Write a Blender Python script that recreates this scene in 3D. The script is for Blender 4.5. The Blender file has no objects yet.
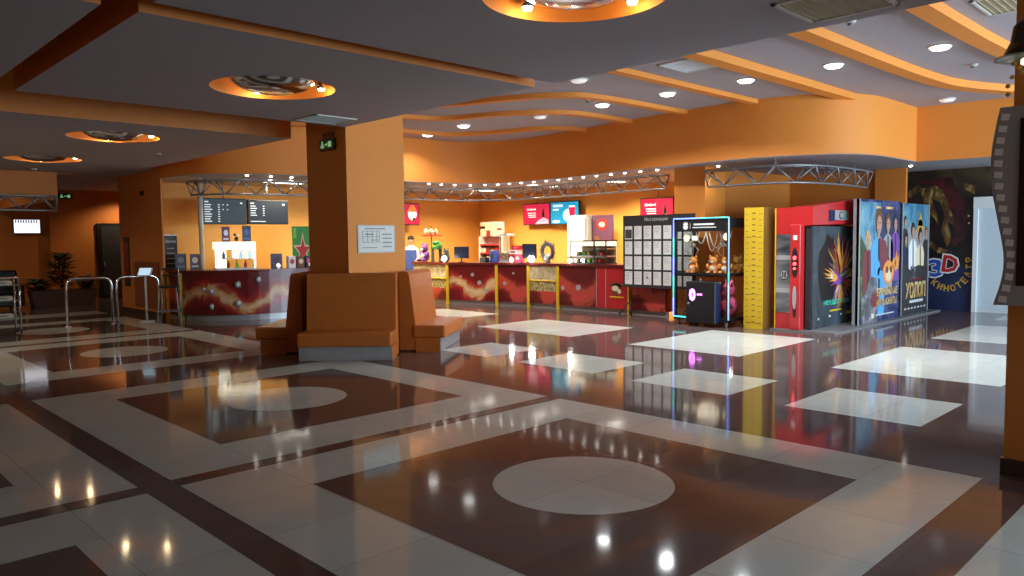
import bpy, bmesh, math, random
from math import sin, cos, pi, radians, sqrt, atan2, hypot
from mathutils import Vector, Matrix
random.seed(7)
S = bpy.context.scene
COL = S.collection
# ------------------------------------------------------------------ camera
cam_d = bpy.data.cameras.new('camera'); cam = bpy.data.objects.new('camera', cam_d); COL.objects.link(cam)
cam_d.sensor_width = 36.0; cam_d.lens = 759.8/1024*36.0; cam_d.clip_end = 200
r_ = Vector((0.71369, -0.70037, -0.01112)); u_ = Vector((0.05192, 0.03706, 0.99796)); f_ = Vector((0.69853, 0.71282, -0.06282))
m = Matrix((r_, u_, -f_)).transposed().to_4x4(); m.translation = (0, 0, 1.6)
cam.matrix_world = m
S.camera = cam
S.view_settings.view_transform = 'Standard'; S.view_settings.look = 'None'
S.view_settings.gamma = 1.0; S.view_settings.use_curve_mapping = False
S.view_settings.exposure = 0.0
S.cycles.max_bounces = 8; S.cycles.diffuse_bounces = 4; S.cycles.glossy_bounces = 4
S.cycles.transmission_bounces = 8; S.cycles.transparent_max_bounces = 12
S.cycles.caustics_reflective = False; S.cycles.caustics_refractive = False
S.cycles.sample_clamp_indirect = 4.0
# ------------------------------------------------------------------ daylight outside the windows
W = bpy.data.worlds.new('overcast_sky'); S.world = W; W.use_nodes = True
bg = W.node_tree.nodes['Background']; bg.inputs[0].default_value = (0.62, 0.80, 1.0, 1); bg.inputs[1].default_value = 1.6
def area(name, loc, rot, sx, sy, e, col=(1, 1, 1), shape='RECTANGLE', spread=180):
    l = bpy.data.lights.new(name, 'AREA'); l.shape = shape; l.size = sx; l.size_y = sy
    l.energy = e; l.color = col; l.spread = radians(spread)
    o = bpy.data.objects.new(name, l); o.location = loc; o.rotation_euler = rot; COL.objects.link(o); return o
def spot(name, loc, e, col, ang=110, size=.04, blend=.6, rot=(0, 0, 0)):
    l = bpy.data.lights.new(name, 'SPOT'); l.energy = e; l.color = col; l.spot_size = radians(ang)
    l.spot_blend = blend; l.shadow_soft_size = size
    o = bpy.data.objects.new(name, l); o.location = loc; o.rotation_euler = rot; COL.objects.link(o); return o
def point(name, loc, e, col, size=.05):
    l = bpy.data.lights.new(name, 'POINT'); l.energy = e; l.color = col; l.shadow_soft_size = size
    o = bpy.data.objects.new(name, l); o.location = loc; COL.objects.link(o); return o
WARM = (1.0, .72, .36); SOFTW = (1.0, .86, .66); NEUT = (.94, .97, 1.0)
# sky light entering through the two openings of the right wall
for k, (xx, e_) in enumerate(((9.2, 640), (14.4, 1050))):
    area('window_daylight', (xx, -5.3, 1.95), (radians(90), 0, 0), 4.4, 2.9, e_, (.62, .85, 1.0))
area('window_daylight', (3.9, -6.15, 1.75), (radians(90), 0, 0), 3.6, 2.5, 60, (.90, .98, .92))
# booth light troffers (kept here so light tuning sits at the top)
VENTS = [(14.2, 15.75, 0), (14.4, 13.5, 0), (14.65, 11.5, 0), (8.7, 16.4, 0), (14.5, 9.6, 0), (11.5, 16.3, 0)]
for x, y, a in VENTS:
    area('troffer_light', (x, y, 2.97), (0, 0, a), .9, .25, 60 if x < 9 else 150, (1.0, .86, .55), spread=150)
HIGH = [(10.77, 3.18), (10.77, 4.53), (10.77, 5.86), (10.77, 7.27), (10.77, 8.64), (10.5, 12.1), (10.75, 13.62)]
for x, y in HIGH:
    area('downlight_light', (x, y, 3.93), (0, 0, 0), .2, .2, 26 if y > 13 else 54, NEUT, 'DISK', 138)
# ------------------------------------------------------------------ materials
MATS = {}
def mat(name, col=(.5, .5, .5), rough=.5, metal=0.0, emis=None, es=1.0, noise=0.0, nscale=8.0, bump=0.0, trans=0.0, alpha=1.0, ior=1.45, spec=.5, coat=0.0):
    if name in MATS: return MATS[name]
    M = bpy.data.materials.new(name); M.use_nodes = True; nt = M.node_tree; b = nt.nodes['Principled BSDF']
    b.inputs['Base Color'].default_value = (*col, 1); b.inputs['Roughness'].default_value = rough
    b.inputs['Metallic'].default_value = metal; b.inputs['IOR'].default_value = ior
    b.inputs['Specular IOR Level'].default_value = spec
    if trans: b.inputs['Transmission Weight'].default_value = trans
    if coat: b.inputs['Coat Weight'].default_value = coat; b.inputs['Coat Roughness'].default_value = .08
    if alpha < 1: b.inputs['Alpha'].default_value = alpha
    if emis: b.inputs['Emission Color'].default_value = (*emis, 1); b.inputs['Emission Strength'].default_value = es
    if noise or bump:
        tc = nt.nodes.new('ShaderNodeTexCoord'); n = nt.nodes.new('ShaderNodeTexNoise'); n.inputs['Scale'].default_value = nscale
        n.inputs['Detail'].default_value = 4; nt.links.new(tc.outputs['Object'], n.inputs['Vector'])
        if noise:
            mx = nt.nodes.new('ShaderNodeMix'); mx.data_type = 'RGBA'
            mx.inputs[6].default_value = (*[c*(1-noise) for c in col], 1); mx.inputs[7].default_value = (*[min(1, c*(1+noise)) for c in col], 1)
            nt.links.new(n.outputs['Fac'], mx.inputs[0]); nt.links.new(mx.outputs[2], b.inputs['Base Color'])
        if bump:
            bp_ = nt.nodes.new('ShaderNodeBump'); bp_.inputs['Strength'].default_value = bump; bp_.inputs['Distance'].default_value = .01
            nt.links.new(n.outputs['Fac'], bp_.inputs['Height']); nt.links.new(bp_.outputs[0], b.inputs['Normal'])
    MATS[name] = M; return M
def ramp_mat(name, stops, scale=3.0, detail=6.0, distort=1.0, rough=.35, stretch=(1, 1, 1), emit=0.0, wave=False, coat=0.0):
    if name in MATS: return MATS[name]
    M = bpy.data.materials.new(name); M.use_nodes = True; nt = M.node_tree; b = nt.nodes['Principled BSDF']; b.inputs['Roughness'].default_value = rough
    tc = nt.nodes.new('ShaderNodeTexCoord'); mp = nt.nodes.new('ShaderNodeMapping'); mp.inputs['Scale'].default_value = stretch
    nt.links.new(tc.outputs['Object'], mp.inputs[0])
    if wave:
        n = nt.nodes.new('ShaderNodeTexWave'); n.inputs['Distortion'].default_value = distort; n.inputs['Detail'].default_value = 3; n.bands_direction = 'Z'
    else:
        n = nt.nodes.new('ShaderNodeTexNoise'); n.inputs['Detail'].default_value = detail; n.inputs['Distortion'].default_value = distort
    n.inputs['Scale'].default_value = scale; nt.links.new(mp.outputs[0], n.inputs['Vector'])
    r = nt.nodes.new('ShaderNodeValToRGB'); e = r.color_ramp.elements
    e[0].position = stops[0][0]; e[0].color = (*stops[0][1], 1); e[1].position = stops[-1][0]; e[1].color = (*stops[-1][1], 1)
    for p_, c_ in stops[1:-1]:
        q = e.new(p_); q.color = (*c_, 1)
    nt.links.new(n.outputs['Fac'], r.inputs[0]); nt.links.new(r.outputs[0], b.inputs['Base Color'])
    if emit:
        nt.links.new(r.outputs[0], b.inputs['Emission Color']); b.inputs['Emission Strength'].default_value = emit
    if coat: b.inputs['Coat Weight'].default_value = coat
    MATS[name] = M; return M
def floor_mat(name, col, var):
    M = bpy.data.materials.new(name); M.use_nodes = True; nt = M.node_tree; b = nt.nodes['Principled BSDF']; L = nt.links
    tc = nt.nodes.new('ShaderNodeTexCoord')
    mp = nt.nodes.new('ShaderNodeMapping'); mp.inputs['Location'].default_value = (-3.77, -3.2, 0); L.new(tc.outputs['Object'], mp.inputs[0])
    sx = nt.nodes.new('ShaderNodeSeparateXYZ'); L.new(mp.outputs[0], sx.inputs[0])
    def line(sock):
        a = nt.nodes.new('ShaderNodeMath'); a.operation = 'PINGPONG'; a.inputs[1].default_value = .3175; L.new(sock, a.inputs[0])
        c = nt.nodes.new('ShaderNodeMath'); c.operation = 'LESS_THAN'; c.inputs[1].default_value = .0022; L.new(a.outputs[0], c.inputs[0]); return c.outputs[0]
    mx = nt.nodes.new('ShaderNodeMath'); mx.operation = 'MAXIMUM'; L.new(line(sx.outputs[0]), mx.inputs[0]); L.new(line(sx.outputs[1]), mx.inputs[1])
    sc_ = nt.nodes.new('ShaderNodeVectorMath'); sc_.operation = 'SNAP'; sc_.inputs[1].default_value = (.635, .635, 5); L.new(mp.outputs[0], sc_.inputs[0])
    wn = nt.nodes.new('ShaderNodeTexWhiteNoise'); L.new(sc_.outputs[0], wn.inputs[0])
    n = nt.nodes.new('ShaderNodeTexNoise'); n.inputs['Scale'].default_value = 2.2; n.inputs['Detail'].default_value = 7; n.inputs['Distortion'].default_value = 1.5
    L.new(tc.outputs['Object'], n.inputs['Vector'])
    ad = nt.nodes.new('ShaderNodeMath'); ad.operation = 'ADD'; L.new(n.outputs['Fac'], ad.inputs[0])
    m2 = nt.nodes.new('ShaderNodeMath'); m2.operation = 'MULTIPLY'; m2.inputs[1].default_value = .5; L.new(wn.outputs['Value'], m2.inputs[0]); L.new(m2.outputs[0], ad.inputs[1])
    cm = nt.nodes.new('ShaderNodeMapRange'); cm.inputs[1].default_value = .3; cm.inputs[2].default_value = 1.2; L.new(ad.outputs[0], cm.inputs[0])
    c1 = nt.nodes.new('ShaderNodeMix'); c1.data_type = 'RGBA'; c1.inputs[6].default_value = (*[c*(1-var) for c in col], 1); c1.inputs[7].default_value = (*[c*(1+var) for c in col], 1)
    L.new(cm.outputs[0], c1.inputs[0])
    c2 = nt.nodes.new('ShaderNodeMix'); c2.data_type = 'RGBA'; c2.inputs[7].default_value = (.05, .045, .042, 1); L.new(c1.outputs[2], c2.inputs[6])
    jf = nt.nodes.new('ShaderNodeMath'); jf.operation = 'MULTIPLY'; jf.inputs[1].default_value = .55; L.new(mx.outputs[0], jf.inputs[0]); L.new(jf.outputs[0], c2.inputs[0])
    L.new(c2.outputs[2], b.inputs['Base Color'])
    rm = nt.nodes.new('ShaderNodeMapRange'); rm.inputs[3].default_value = .045; rm.inputs[4].default_value = .10; L.new(n.outputs['Fac'], rm.inputs[0]); L.new(rm.outputs[0], b.inputs['Roughness'])
    n2 = nt.nodes.new('ShaderNodeTexNoise'); n2.inputs['Scale'].default_value = 1.3; L.new(tc.outputs['Object'], n2.inputs['Vector'])
    bp_ = nt.nodes.new('ShaderNodeBump'); bp_.inputs['Strength'].default_value = .12; bp_.inputs['Distance'].default_value = .012
    L.new(n2.outputs['Fac'], bp_.inputs['Height']); L.new(bp_.outputs[0], b.inputs['Normal'])
    b.inputs['IOR'].default_value = 1.36
    MATS[name] = M; return M
floor_mat('tile_brown', (.115, .075, .068), .16)
floor_mat('tile_light', (.58, .60, .55), .08)
mat('booth_paint', (.86, .42, .09), .6, noise=.04, nscale=1.5)
mat('orange_paint', (.80, .28, .045), .62, noise=.06, nscale=1.5)
mat('orange_dark', (.64, .21, .035), .6, noise=.06, nscale=1.5)
mat('grey_ceiling', (.40, .372, .415), .85, noise=.03, nscale=1.0)
mat('soffit_grey', (.42, .42, .46), .7)
mat('leather', (.46, .125, .022), .40, noise=.15, nscale=5, bump=.15)
mat('plinth_metal', (.42, .43, .45), .35, .55, noise=.15, nscale=6)
mat('chrome', (.72, .72, .74), .14, 1.0)
mat('steel_tube', (.30, .30, .31), .4, .5)
mat('alu', (.6, .61, .63), .3, .85)
mat('black', (.012, .012, .014), .4); mat('black_gloss', (.01, .01, .012), .12)
mat('dark_wood', (.30, .085, .022), .5, noise=.2, nscale=6)
mat('baseboard', (.07, .035, .025), .45)
mat('white', (.8, .8, .8), .5); mat('paper', (.78, .78, .74), .6, noise=.12, nscale=30)
mat('offwhite', (.62, .62, .6), .5)
mat('red', (.50, .02, .025), .35); mat('red_gloss', (.50, .025, .028), .25, coat=.3)
mat('maroon', (.20, .012, .018), .3, coat=.4); mat('maroon_top', (.14, .02, .02), .25)
mat('yellow', (.72, .46, .02), .45); mat('yellow_ruler', (.60, .40, .02), .5)
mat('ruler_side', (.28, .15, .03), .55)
mat('blue', (.03, .09, .42), .4); mat('sky_blue', (.10, .38, .70), .4); mat('navy', (.01, .02, .07), .4)
mat('green', (.03, .33, .06), .45); mat('lime', (.18, .6, .08), .45); mat('teal_txt', (.05, .55, .38), .4)
mat('pink', (.75, .10, .22), .8); mat('orange_toy', (.80, .30, .08), .85); mat('cream', (.75, .62, .42), .7)
mat('purple', (.20, .07, .32), .6); mat('slate_blue', (.06, .08, .16), .5); mat('plum', (.10, .035, .08), .5); mat('brown', (.16, .06, .025), .6); mat('gold', (.65, .36, .06), .35)
mat('skin', (.50, .27, .18), .5); mat('hair', (.015, .01, .008), .5); mat('shirt', (.75, .76, .8), .7); mat('apron', (.05, .09, .38), .7)
mat('silver', (.42, .43, .45), .35, .3); mat('grey', (.22, .22, .23), .5); mat('dark_grey', (.06, .06, .065), .5); mat('charcoal', (.03, .03, .034), .5)
mat('film_brown', (.36, .31, .29), .5); mat('film_hole', (.85, .76, .70), .55)
mat('leaf', (.02, .06, .02), .5, noise=.4, nscale=9); mat('soil', (.03, .02, .012), .9); mat('planter', (.22, .15, .14), .7)
def thin_glass():
    M = bpy.data.materials.new('glass'); M.use_nodes = True; nt = M.node_tree; nt.nodes.remove(nt.nodes['Principled BSDF'])
    t_ = nt.nodes.new('ShaderNodeBsdfTransparent'); t_.inputs[0].default_value = (.95, .97, .96, 1); g = nt.nodes.new('ShaderNodeBsdfGlossy'); g.inputs['Roughness'].default_value = .02
    lw = nt.nodes.new('ShaderNodeLayerWeight'); mx = nt.nodes.new('ShaderNodeMixShader')
    pw = nt.nodes.new('ShaderNodeMath'); pw.operation = 'POWER'; pw.inputs[1].default_value = 4.0; nt.links.new(lw.outputs['Facing'], pw.inputs[0])
    ml = nt.nodes.new('ShaderNodeMath'); ml.operation = 'MULTIPLY_ADD'; ml.inputs[1].default_value = .5; ml.inputs[2].default_value = .03; nt.links.new(pw.outputs[0], ml.inputs[0]); nt.links.new(ml.outputs[0], mx.inputs[0]); nt.links.new(t_.outputs[0], mx.inputs[1]); nt.links.new(g.outputs[0], mx.inputs[2]); nt.links.new(mx.outputs[0], nt.nodes['Material Output'].inputs[0]); MATS['glass'] = M
thin_glass()
mat('glass_green', (.35, .5, .42), .1, alpha=.6)
mat('lens_white', (1, 1, 1), .4, emis=(1, .97, .9), es=9); mat('lens_dim', (.7, .7, .7), .4, emis=(1, .97, .9), es=.5)
mat('spot_white', (1, 1, 1), .4, emis=(1, .93, .8), es=14); mat('spot_warm', (1, 1, 1), .4, emis=(1, .82, .5), es=22)
mat('lit_white', (.6, .6, .6), .4, emis=(1, .97, .9), es=1.1); mat('lit_cream', (1, .95, .8), .4, emis=(1, .88, .62), es=1.5)
mat('troffer', (1, 1, 1), .4, emis=(1, .95, .85), es=5)
mat('led_cyan', (.1, .6, .6), .4, emis=(.10, .85, .80), es=1.0); mat('led_blue', (.1, .2, .9), .4, emis=(.28, .42, 1.0), es=1.5)
mat('led_purple', (.5, .1, .9), .4, emis=(.85, .18, 1.0), es=6); mat('led_red', (.9, .1, .1), .4, emis=(1, .06, .08), es=4)
mat('exit_green', (.1, .4, .1), .4, emis=(.35, .85, .35), es=.4)
mat('scr_red', (.3, 0, .02), .3, emis=(.60, .02, .07), es=1.0); mat('scr_white', (1, 1, 1), .3, emis=(1, .85, .85), es=.9)
mat('scr_pink', (1, .4, .5), .3, emis=(.95, .35, .45), es=.9); mat('scr_blue', (0, .2, .4), .3, emis=(.01, .26, .46), es=.95)
mat('scr_pale', (.5, .8, .9), .3, emis=(.45, .75, .85), es=.9); mat('scr_dark', (.008, .012, .02), .5, emis=(.014, .018, .034), es=1.0)
mat('scr_slate', (.008, .012, .015), .5, emis=(.02, .032, .042), es=1.0); mat('scr_text', (.6, .7, .7), .3, emis=(.45, .52, .52), es=.8)
mat('scr_orange', (.6, .2, .05), .3, emis=(.8, .22, .04), es=.9); mat('scr_tablet', (.6, .8, 1), .3, emis=(.5, .72, .9), es=.8)
mat('scr_bright', (1, 1, 1), .3, emis=(.85, .88, 1.0), es=1.3); mat('scr_reg', (.008, .012, .025), .3, emis=(.004, .010, .03), es=1.0)
mat('vent_grid', (.42, .36, .24), .6, noise=.2, nscale=40); mat('vent_pale', (.38, .42, .40), .6, noise=.2, nscale=40); mat('vent_white', (.7, .75, .8), .5)
mat('shutter', (.62, .70, .76), .5); mat('platform', (.17, .17, .18), .3)
ramp_mat('popcorn', [(.3, (.10, .09, .03)), (.5, (.35, .28, .10)), (.65, (.65, .55, .28))], 14, 3, .3, .5)
ramp_mat('window_haze', [(.3, (.30, .24, .12)), (.5, (.55, .45, .26)), (.7, (.75, .68, .5))], 5, 5, .8, .25)
ramp_mat('mural_bg', [(.35, (.006, .006, .010)), (.55, (.022, .014, .010)), (.75, (.10, .06, .025))], .9, 5, 1.2, .45)
ramp_mat('mural_gold', [(.35, (.015, .008, .006)), (.52, (.13, .065, .02)), (.68, (.40, .28, .09))], 2.6, 6, 2.5, .45, (1, 1, .5))
ramp_mat('mural_red', [(.35, (.008, .005, .006)), (.6, (.08, .008, .010)), (.78, (.28, .03, .02))], 2.2, 6, 2.0, .45)
ramp_mat('mural_navy', [(.3, (.008, .014, .05)), (.7, (.015, .03, .10))], 1.5, 4, 1.0, .45)
ramp_mat('poster_sky', [(.35, (.02, .13, .26)), (.6, (.16, .36, .48)), (.75, (.45, .6, .6))], 2.0, 5, 1.0, .25)
ramp_mat('poster_night', [(.3, (.006, .010, .04)), (.55, (.02, .035, .14)), (.75, (.12, .12, .3))], 2.5, 5, 1.5, .25)
ramp_mat('poster_slate', [(.3, (.02, .03, .038)), (.7, (.07, .09, .11))], 1.5, 4, .8, .25)
ramp_mat('poster_wood', [(.3, (.012, .03, .012)), (.55, (.05, .10, .03)), (.75, (.25, .32, .12))], 5, 5, 1.5, .25)
ramp_mat('poster_rock', [(.3, (.05, .05, .06)), (.55, (.16, .15, .17)), (.75, (.35, .33, .34))], 6, 5, 1.0, .25)
ramp_mat('poster_title', [(.3, (.35, .13, .03)), (.55, (.75, .5, .18)), (.75, (.9, .8, .5))], 6, 3, .5, .3)
ramp_mat('tech_grey', [(.3, (.03, .035, .04)), (.5, (.14, .15, .16)), (.7, (.38, .39, .40))], 1.6, 2, .2, .3, (1, 1, 3.0))
def wave_panel(name, phase=0.0, base=(.34, .018, .022), gold=True):
    """red counter print with a splash that rolls along it"""
    M = bpy.data.materials.new(name); M.use_nodes = True; nt = M.node_tree; b = nt.nodes['Principled BSDF']; L = nt.links
    b.inputs['Roughness'].default_value = .3; b.inputs['Coat Weight'].default_value = .15
    tc = nt.nodes.new('ShaderNodeTexCoord'); sp = nt.nodes.new('ShaderNodeSeparateXYZ'); L.new(tc.outputs['Object'], sp.inputs[0])
    n = nt.nodes.new('ShaderNodeTexNoise'); n.inputs['Scale'].default_value = 3.2; n.inputs['Detail'].default_value = 6; n.inputs['Distortion'].default_value = .8; L.new(tc.outputs['Object'], n.inputs['Vector'])
    def mth(op, a, b_, c=None):
        q = nt.nodes.new('ShaderNodeMath'); q.operation = op
        for i, v in enumerate((a, b_, c)):
            if v is None: continue
            if isinstance(v, (int, float)): q.inputs[i].default_value = v
            else: L.new(v, q.inputs[i])
        return q.outputs[0]
    s = mth('SINE', mth('MULTIPLY_ADD', sp.outputs[0], 5.0, phase), 0)
    zc = mth('MULTIPLY_ADD', s, .17, .44)
    nn = mth('MULTIPLY_ADD', n.outputs['Fac'], .5, -.25)
    d = mth('ABSOLUTE', mth('ADD', mth('SUBTRACT', sp.outputs[2], zc), nn), 0)
    r = nt.nodes.new('ShaderNodeValToRGB'); e = r.color_ramp.elements
    hi = (.72, .50, .30) if gold else (.55, .06, .05)
    e[0].position = 0; e[0].color = (*hi, 1); e[1].position = .30; e[1].color = (*[c*.45 for c in base], 1)
    for p_, c_ in ((.08, (.58, .32, .13) if gold else (.5, .05, .04)), (.13, (.42, .08, .04)), (.18, base)):
        q = e.new(p_); q.color = (*c_, 1)
    L.new(d, r.inputs[0]); L.new(r.outputs[0], b.inputs['Base Color'])
    MATS[name] = M; return M
wave_panel('wave_gold', .6); wave_panel('wave_gold_b', 2.4); wave_panel('wave_red', 1.2, (.24, .012, .015), False)
# ------------------------------------------------------------------ mesh builder
class MB:
    def __init__(s): s.v = []; s.f = []; s.k = []; s.mats = []; s.cur = 0; s.T = Matrix.Identity(4); s.sm = []; s.smooth = False
    def m(s, name):
        if name not in s.mats: s.mats.append(name)
        s.cur = s.mats.index(name); return s
    def at(s, loc=(0, 0, 0), rz=0, rx=0, ry=0):
        s.T = Matrix.Translation(loc) @ Matrix.Rotation(rz, 4, 'Z') @ Matrix.Rotation(ry, 4, 'Y') @ Matrix.Rotation(rx, 4, 'X'); return s
    def add(s, vs, fs):
        n = len(s.v); s.v += [tuple(s.T @ Vector(p)) for p in vs]
        for f in fs: s.f.append([i+n for i in f]); s.k.append(s.cur); s.sm.append(s.smooth)
        return s
    def box(s, x0, x1, y0, y1, z0, z1):
        return s.add([(x, y, z) for x in (x0, x1) for y in (y0, y1) for z in (z0, z1)],
                     [(0, 1, 3, 2), (4, 6, 7, 5), (0, 4, 5, 1), (2, 3, 7, 6), (0, 2, 6, 4), (1, 5, 7, 3)])
    def rbox(s, x0, x1, y0, y1, z0, z1, r=.02):
        """box with chamfered edges"""
        r = min(r, (x1-x0)/2.01, (y1-y0)/2.01, (z1-z0)/2.01)
        bm = bmesh.new(); bmesh.ops.create_cube(bm, size=1)
        for v in bm.verts: v.co = ((x0+x1)/2+v.co.x*(x1-x0), (y0+y1)/2+v.co.y*(y1-y0), (z0+z1)/2+v.co.z*(z1-z0))
        bmesh.ops.bevel(bm, geom=bm.edges[:], offset=r, segments=2, affect='EDGES', profile=.5)
        return s.bm(bm)
    def bm(s, bm):
        bm.verts.index_update(); s.add([v.co[:] for v in bm.verts], [[v.index for v in f.verts] for f in bm.faces]); bm.free(); return s
    def prism(s, pts, y0, y1):
        """polygon in local XZ, extruded along Y"""
        n = len(pts); vs = [(x, y0, z) for x, z in pts]+[(x, y1, z) for x, z in pts]
        return s.add(vs, [list(range(n)), list(range(2*n-1, n-1, -1))]+[(i, i+n, (i+1) % n+n, (i+1) % n) for i in range(n)])
    def slab(s, pts, z0, z1):
        n = len(pts); vs = [(x, y, z0) for x, y in pts]+[(x, y, z1) for x, y in pts]
        return s.add(vs, [list(range(n-1, -1, -1)), list(range(n, 2*n))]+[(i, (i+1) % n, (i+1) % n+n, i+n) for i in range(n)])
    def ell(s, cx, cz, rx, rz, y0, y1, n=14, rot=0):
        pts = []
        for i in range(n):
            a = 2*pi*i/n; x, z = rx*cos(a), rz*sin(a); pts.append((cx+x*cos(rot)-z*sin(rot), cz+x*sin(rot)+z*cos(rot)))
        return s.prism(pts, y0, y1)
    def lathe(s, prof, cx=0, cy=0, n=20, cap=True):
        """prof = [(radius, z)...] about the vertical axis"""
        vs = []; fs = []
        for r, z in prof:
            for i in range(n): a = 2*pi*i/n; vs.append((cx+r*cos(a), cy+r*sin(a), z))
        for j in range(len(prof)-1):
            for i in range(n): fs.append((j*n+i, j*n+(i+1) % n, (j+1)*n+(i+1) % n, (j+1)*n+i))
        if cap: fs.append(list(range(n-1, -1, -1))); fs.append([(len(prof)-1)*n+i for i in range(n)])
        sm = s.smooth; s.smooth = True; s.add(vs, fs); s.smooth = sm; return s
    def tube(s, pts, r, n=8):
        pts = [Vector(p) for p in pts]; vs = []; fs = []; up = None
        for i, p in enumerate(pts):
            d = (pts[min(i+1, len(pts)-1)]-pts[max(i-1, 0)]).normalized()
            if up is None: up = d.orthogonal().normalized()
            up = (up-d*up.dot(d)); up = up.normalized() if up.length > 1e-5 else d.orthogonal().normalized()
            w = d.cross(up); rr = r[i] if isinstance(r, (list, tuple)) else r
            for k in range(n): a = 2*pi*k/n; vs.append(tuple(p+up*(rr*cos(a))+w*(rr*sin(a))))
        for j in range(len(pts)-1):
            for i in range(n): fs.append((j*n+i, j*n+(i+1) % n, (j+1)*n+(i+1) % n, (j+1)*n+i))
        fs.append(list(range(n-1, -1, -1))); fs.append([(len(pts)-1)*n+i for i in range(n)])
        sm = s.smooth; s.smooth = True; s.add(vs, fs); s.smooth = sm; return s
    def ball(s, c, rx, ry=None, rz=None, sub=2):
        ry = ry or rx; rz = rz or rx; bm = bmesh.new(); bmesh.ops.create_icosphere(bm, subdivisions=sub, radius=1)
        for v in bm.verts: v.co = (c[0]+v.co.x*rx, c[1]+v.co.y*ry, c[2]+v.co.z*rz)
        sm = s.smooth; s.smooth = True; s.bm(bm); s.smooth = sm; return s
    def text(s, txt, cx, cz, h, y=-.002, width=None, depth=.002, rot=0, bold=0.0):
        """lettering in the local XZ plane read from -Y, centred on cx, cz, letter height h, fitted to width"""
        c = bpy.data.curves.new('lettering', 'FONT'); c.body = txt; c.size = 1; c.extrude = .001; c.offset = bold; c.resolution_u = 2
        o = bpy.data.objects.new('lettering', c); COL.objects.link(o); bpy.context.view_layer.update()
        me = o.to_mesh()
        if me and len(me.vertices):
            xs = [v.co.x for v in me.vertices]; ys = [v.co.y for v in me.vertices]; x0, x1, y0, y1 = min(xs), max(xs), min(ys), max(ys)
            ky = h/(y1-y0); kx = width/(x1-x0) if width else ky; zs = [v.co.z for v in me.vertices]; zm = max(max(zs), 1e-6)
            vs = []
            for v in me.vertices:
                px = (v.co.x-(x0+x1)/2)*kx; pz = (v.co.y-(y0+y1)/2)*ky
                vs.append((cx+px*cos(rot)-pz*sin(rot), y-(depth if v.co.z > 0 else 0), cz+px*sin(rot)+pz*cos(rot)))
            s.add(vs, [list(p.vertices) for p in me.polygons])
        o.to_mesh_clear(); bpy.data.objects.remove(o); bpy.data.curves.remove(c); return s
    def build(s, name, parent=None, loc=None, rz=0, label=None):
        me = bpy.data.meshes.new(name); me.from_pydata(s.v, [], s.f)
        for n_ in s.mats: me.materials.append(MATS[n_])
        me.polygons.foreach_set('material_index', s.k); me.polygons.foreach_set('use_smooth', s.sm); me.update()
        o = bpy.data.objects.new(name, me); COL.objects.link(o)
        if parent: o.parent = parent
        if loc: o.location = loc
        o.rotation_euler = (0, 0, rz)
        if label: o['label'] = label
        return o
def B(matname): return MB().m(matname)
def thing(name, label, cat, loc=(0, 0, 0), rz=0, group=None):
    o = bpy.data.objects.new(name, None); o.empty_display_size = .1; COL.objects.link(o); o.location = loc; o.rotation_euler = (0, 0, rz)
    o['label'] = label; o['category'] = cat
    if group: o['group'] = group
    return o
def tag(o, label, cat, group=None):
    o['label'] = label; o['category'] = cat
    if group: o['group'] = group
    return o
def struct(o): o['kind'] = 'structure'; return o
def dup(root, loc, rz=None, label=None):
    r = root.copy(); COL.objects.link(r); r.location = loc
    if rz is not None: r.rotation_euler = (0, 0, rz)
    if label: r['label'] = label
    for ch in list(root.children):
        c = ch.copy(); COL.objects.link(c); c.parent = r
        for g in list(ch.children):
            d = g.copy(); COL.objects.link(d); d.parent = c
    return r
def spline(P, k=6):
    out = []
    for i in range(len(P)-1):
        a = P[max(i-1, 0)]; b = P[i]; c = P[i+1]; d = P[min(i+2, len(P)-1)]
        for j in range(k):
            t = j/k
            out.append(tuple(.5*((2*b[q])+(-a[q]+c[q])*t+(2*a[q]-5*b[q]+4*c[q]-d[q])*t*t+(-a[q]+3*b[q]-3*c[q]+d[q])*t**3) for q in range(2)))
    out.append(tuple(P[-1])); return out
FX = -pi/2          # facing -X : local x runs along -Y
# ================================================================== FLOOR
fl = B('tile_brown').box(-4.5, 19, -6, 26, -.1, 0)
fl.m('tile_light')
def inlay(x0, x1, y0, y1): fl.add([(x0, y0, .0008), (x1, y0, .0008), (x1, y1, .0008), (x0, y1, .0008)], [(0, 1, 2, 3)])
def frame(x0, x1, y0, y1, ix0, ix1, iy0, iy1):
    inlay(x0, x1, y0, iy0); inlay(x0, x1, iy1, y1); inlay(x0, ix0, iy0, iy1); inlay(ix1, x1, iy0, iy1)
def disc(cx, cy, r, n=56): fl.add([(cx+r*cos(2*pi*i/n), cy+r*sin(2*pi*i/n), .0009) for i in range(n)], [list(range(n))])
YS = [(-2.75, 1.04, -2.16, .44), (1.35, 5.08, 1.93, 4.47), (5.25, 9.04, 5.90, 8.44), (10.22, 14.05, 10.85, 13.45), (14.24, 18.05, 14.87, 17.4)]
for y0, y1, a, b_ in YS:
    frame(1.88, 5.64, y0, y1, 2.51, 5.05, a, b_); disc(3.77, (a+b_)/2, .595)
    frame(-2.12, 1.67, y0, y1, -1.49, 1.10, a, b_); disc(-.2, (a+b_)/2, .595)
inlay(1.88, 5.64, 19.2, 20.2)
for r in ((6.84, 8.03, 2.10, 3.30), (9.22, 11.66, 2.06, 3.86), (12.88, 15.32, 2.06, 3.85), (16.45, 17.5, 2.06, 3.85), (9.28, 11.68, 5.12, 6.96), (6.9, 8.0, 3.93, 5.14),
          (6.98, 8.03, 5.75, 7.05), (7.0, 8.05, 7.64, 8.70), (9.38, 11.1, 8.2, 10.52), (10.2, 11.35, 11.97, 13.95), (6.9, 8.03, -.2, 1.0), (9.22, 11.66, -1.2, .6), (12.88, 15.3, -1.2, .6)):
    inlay(*r)
struct(fl.build('floor'))
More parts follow.
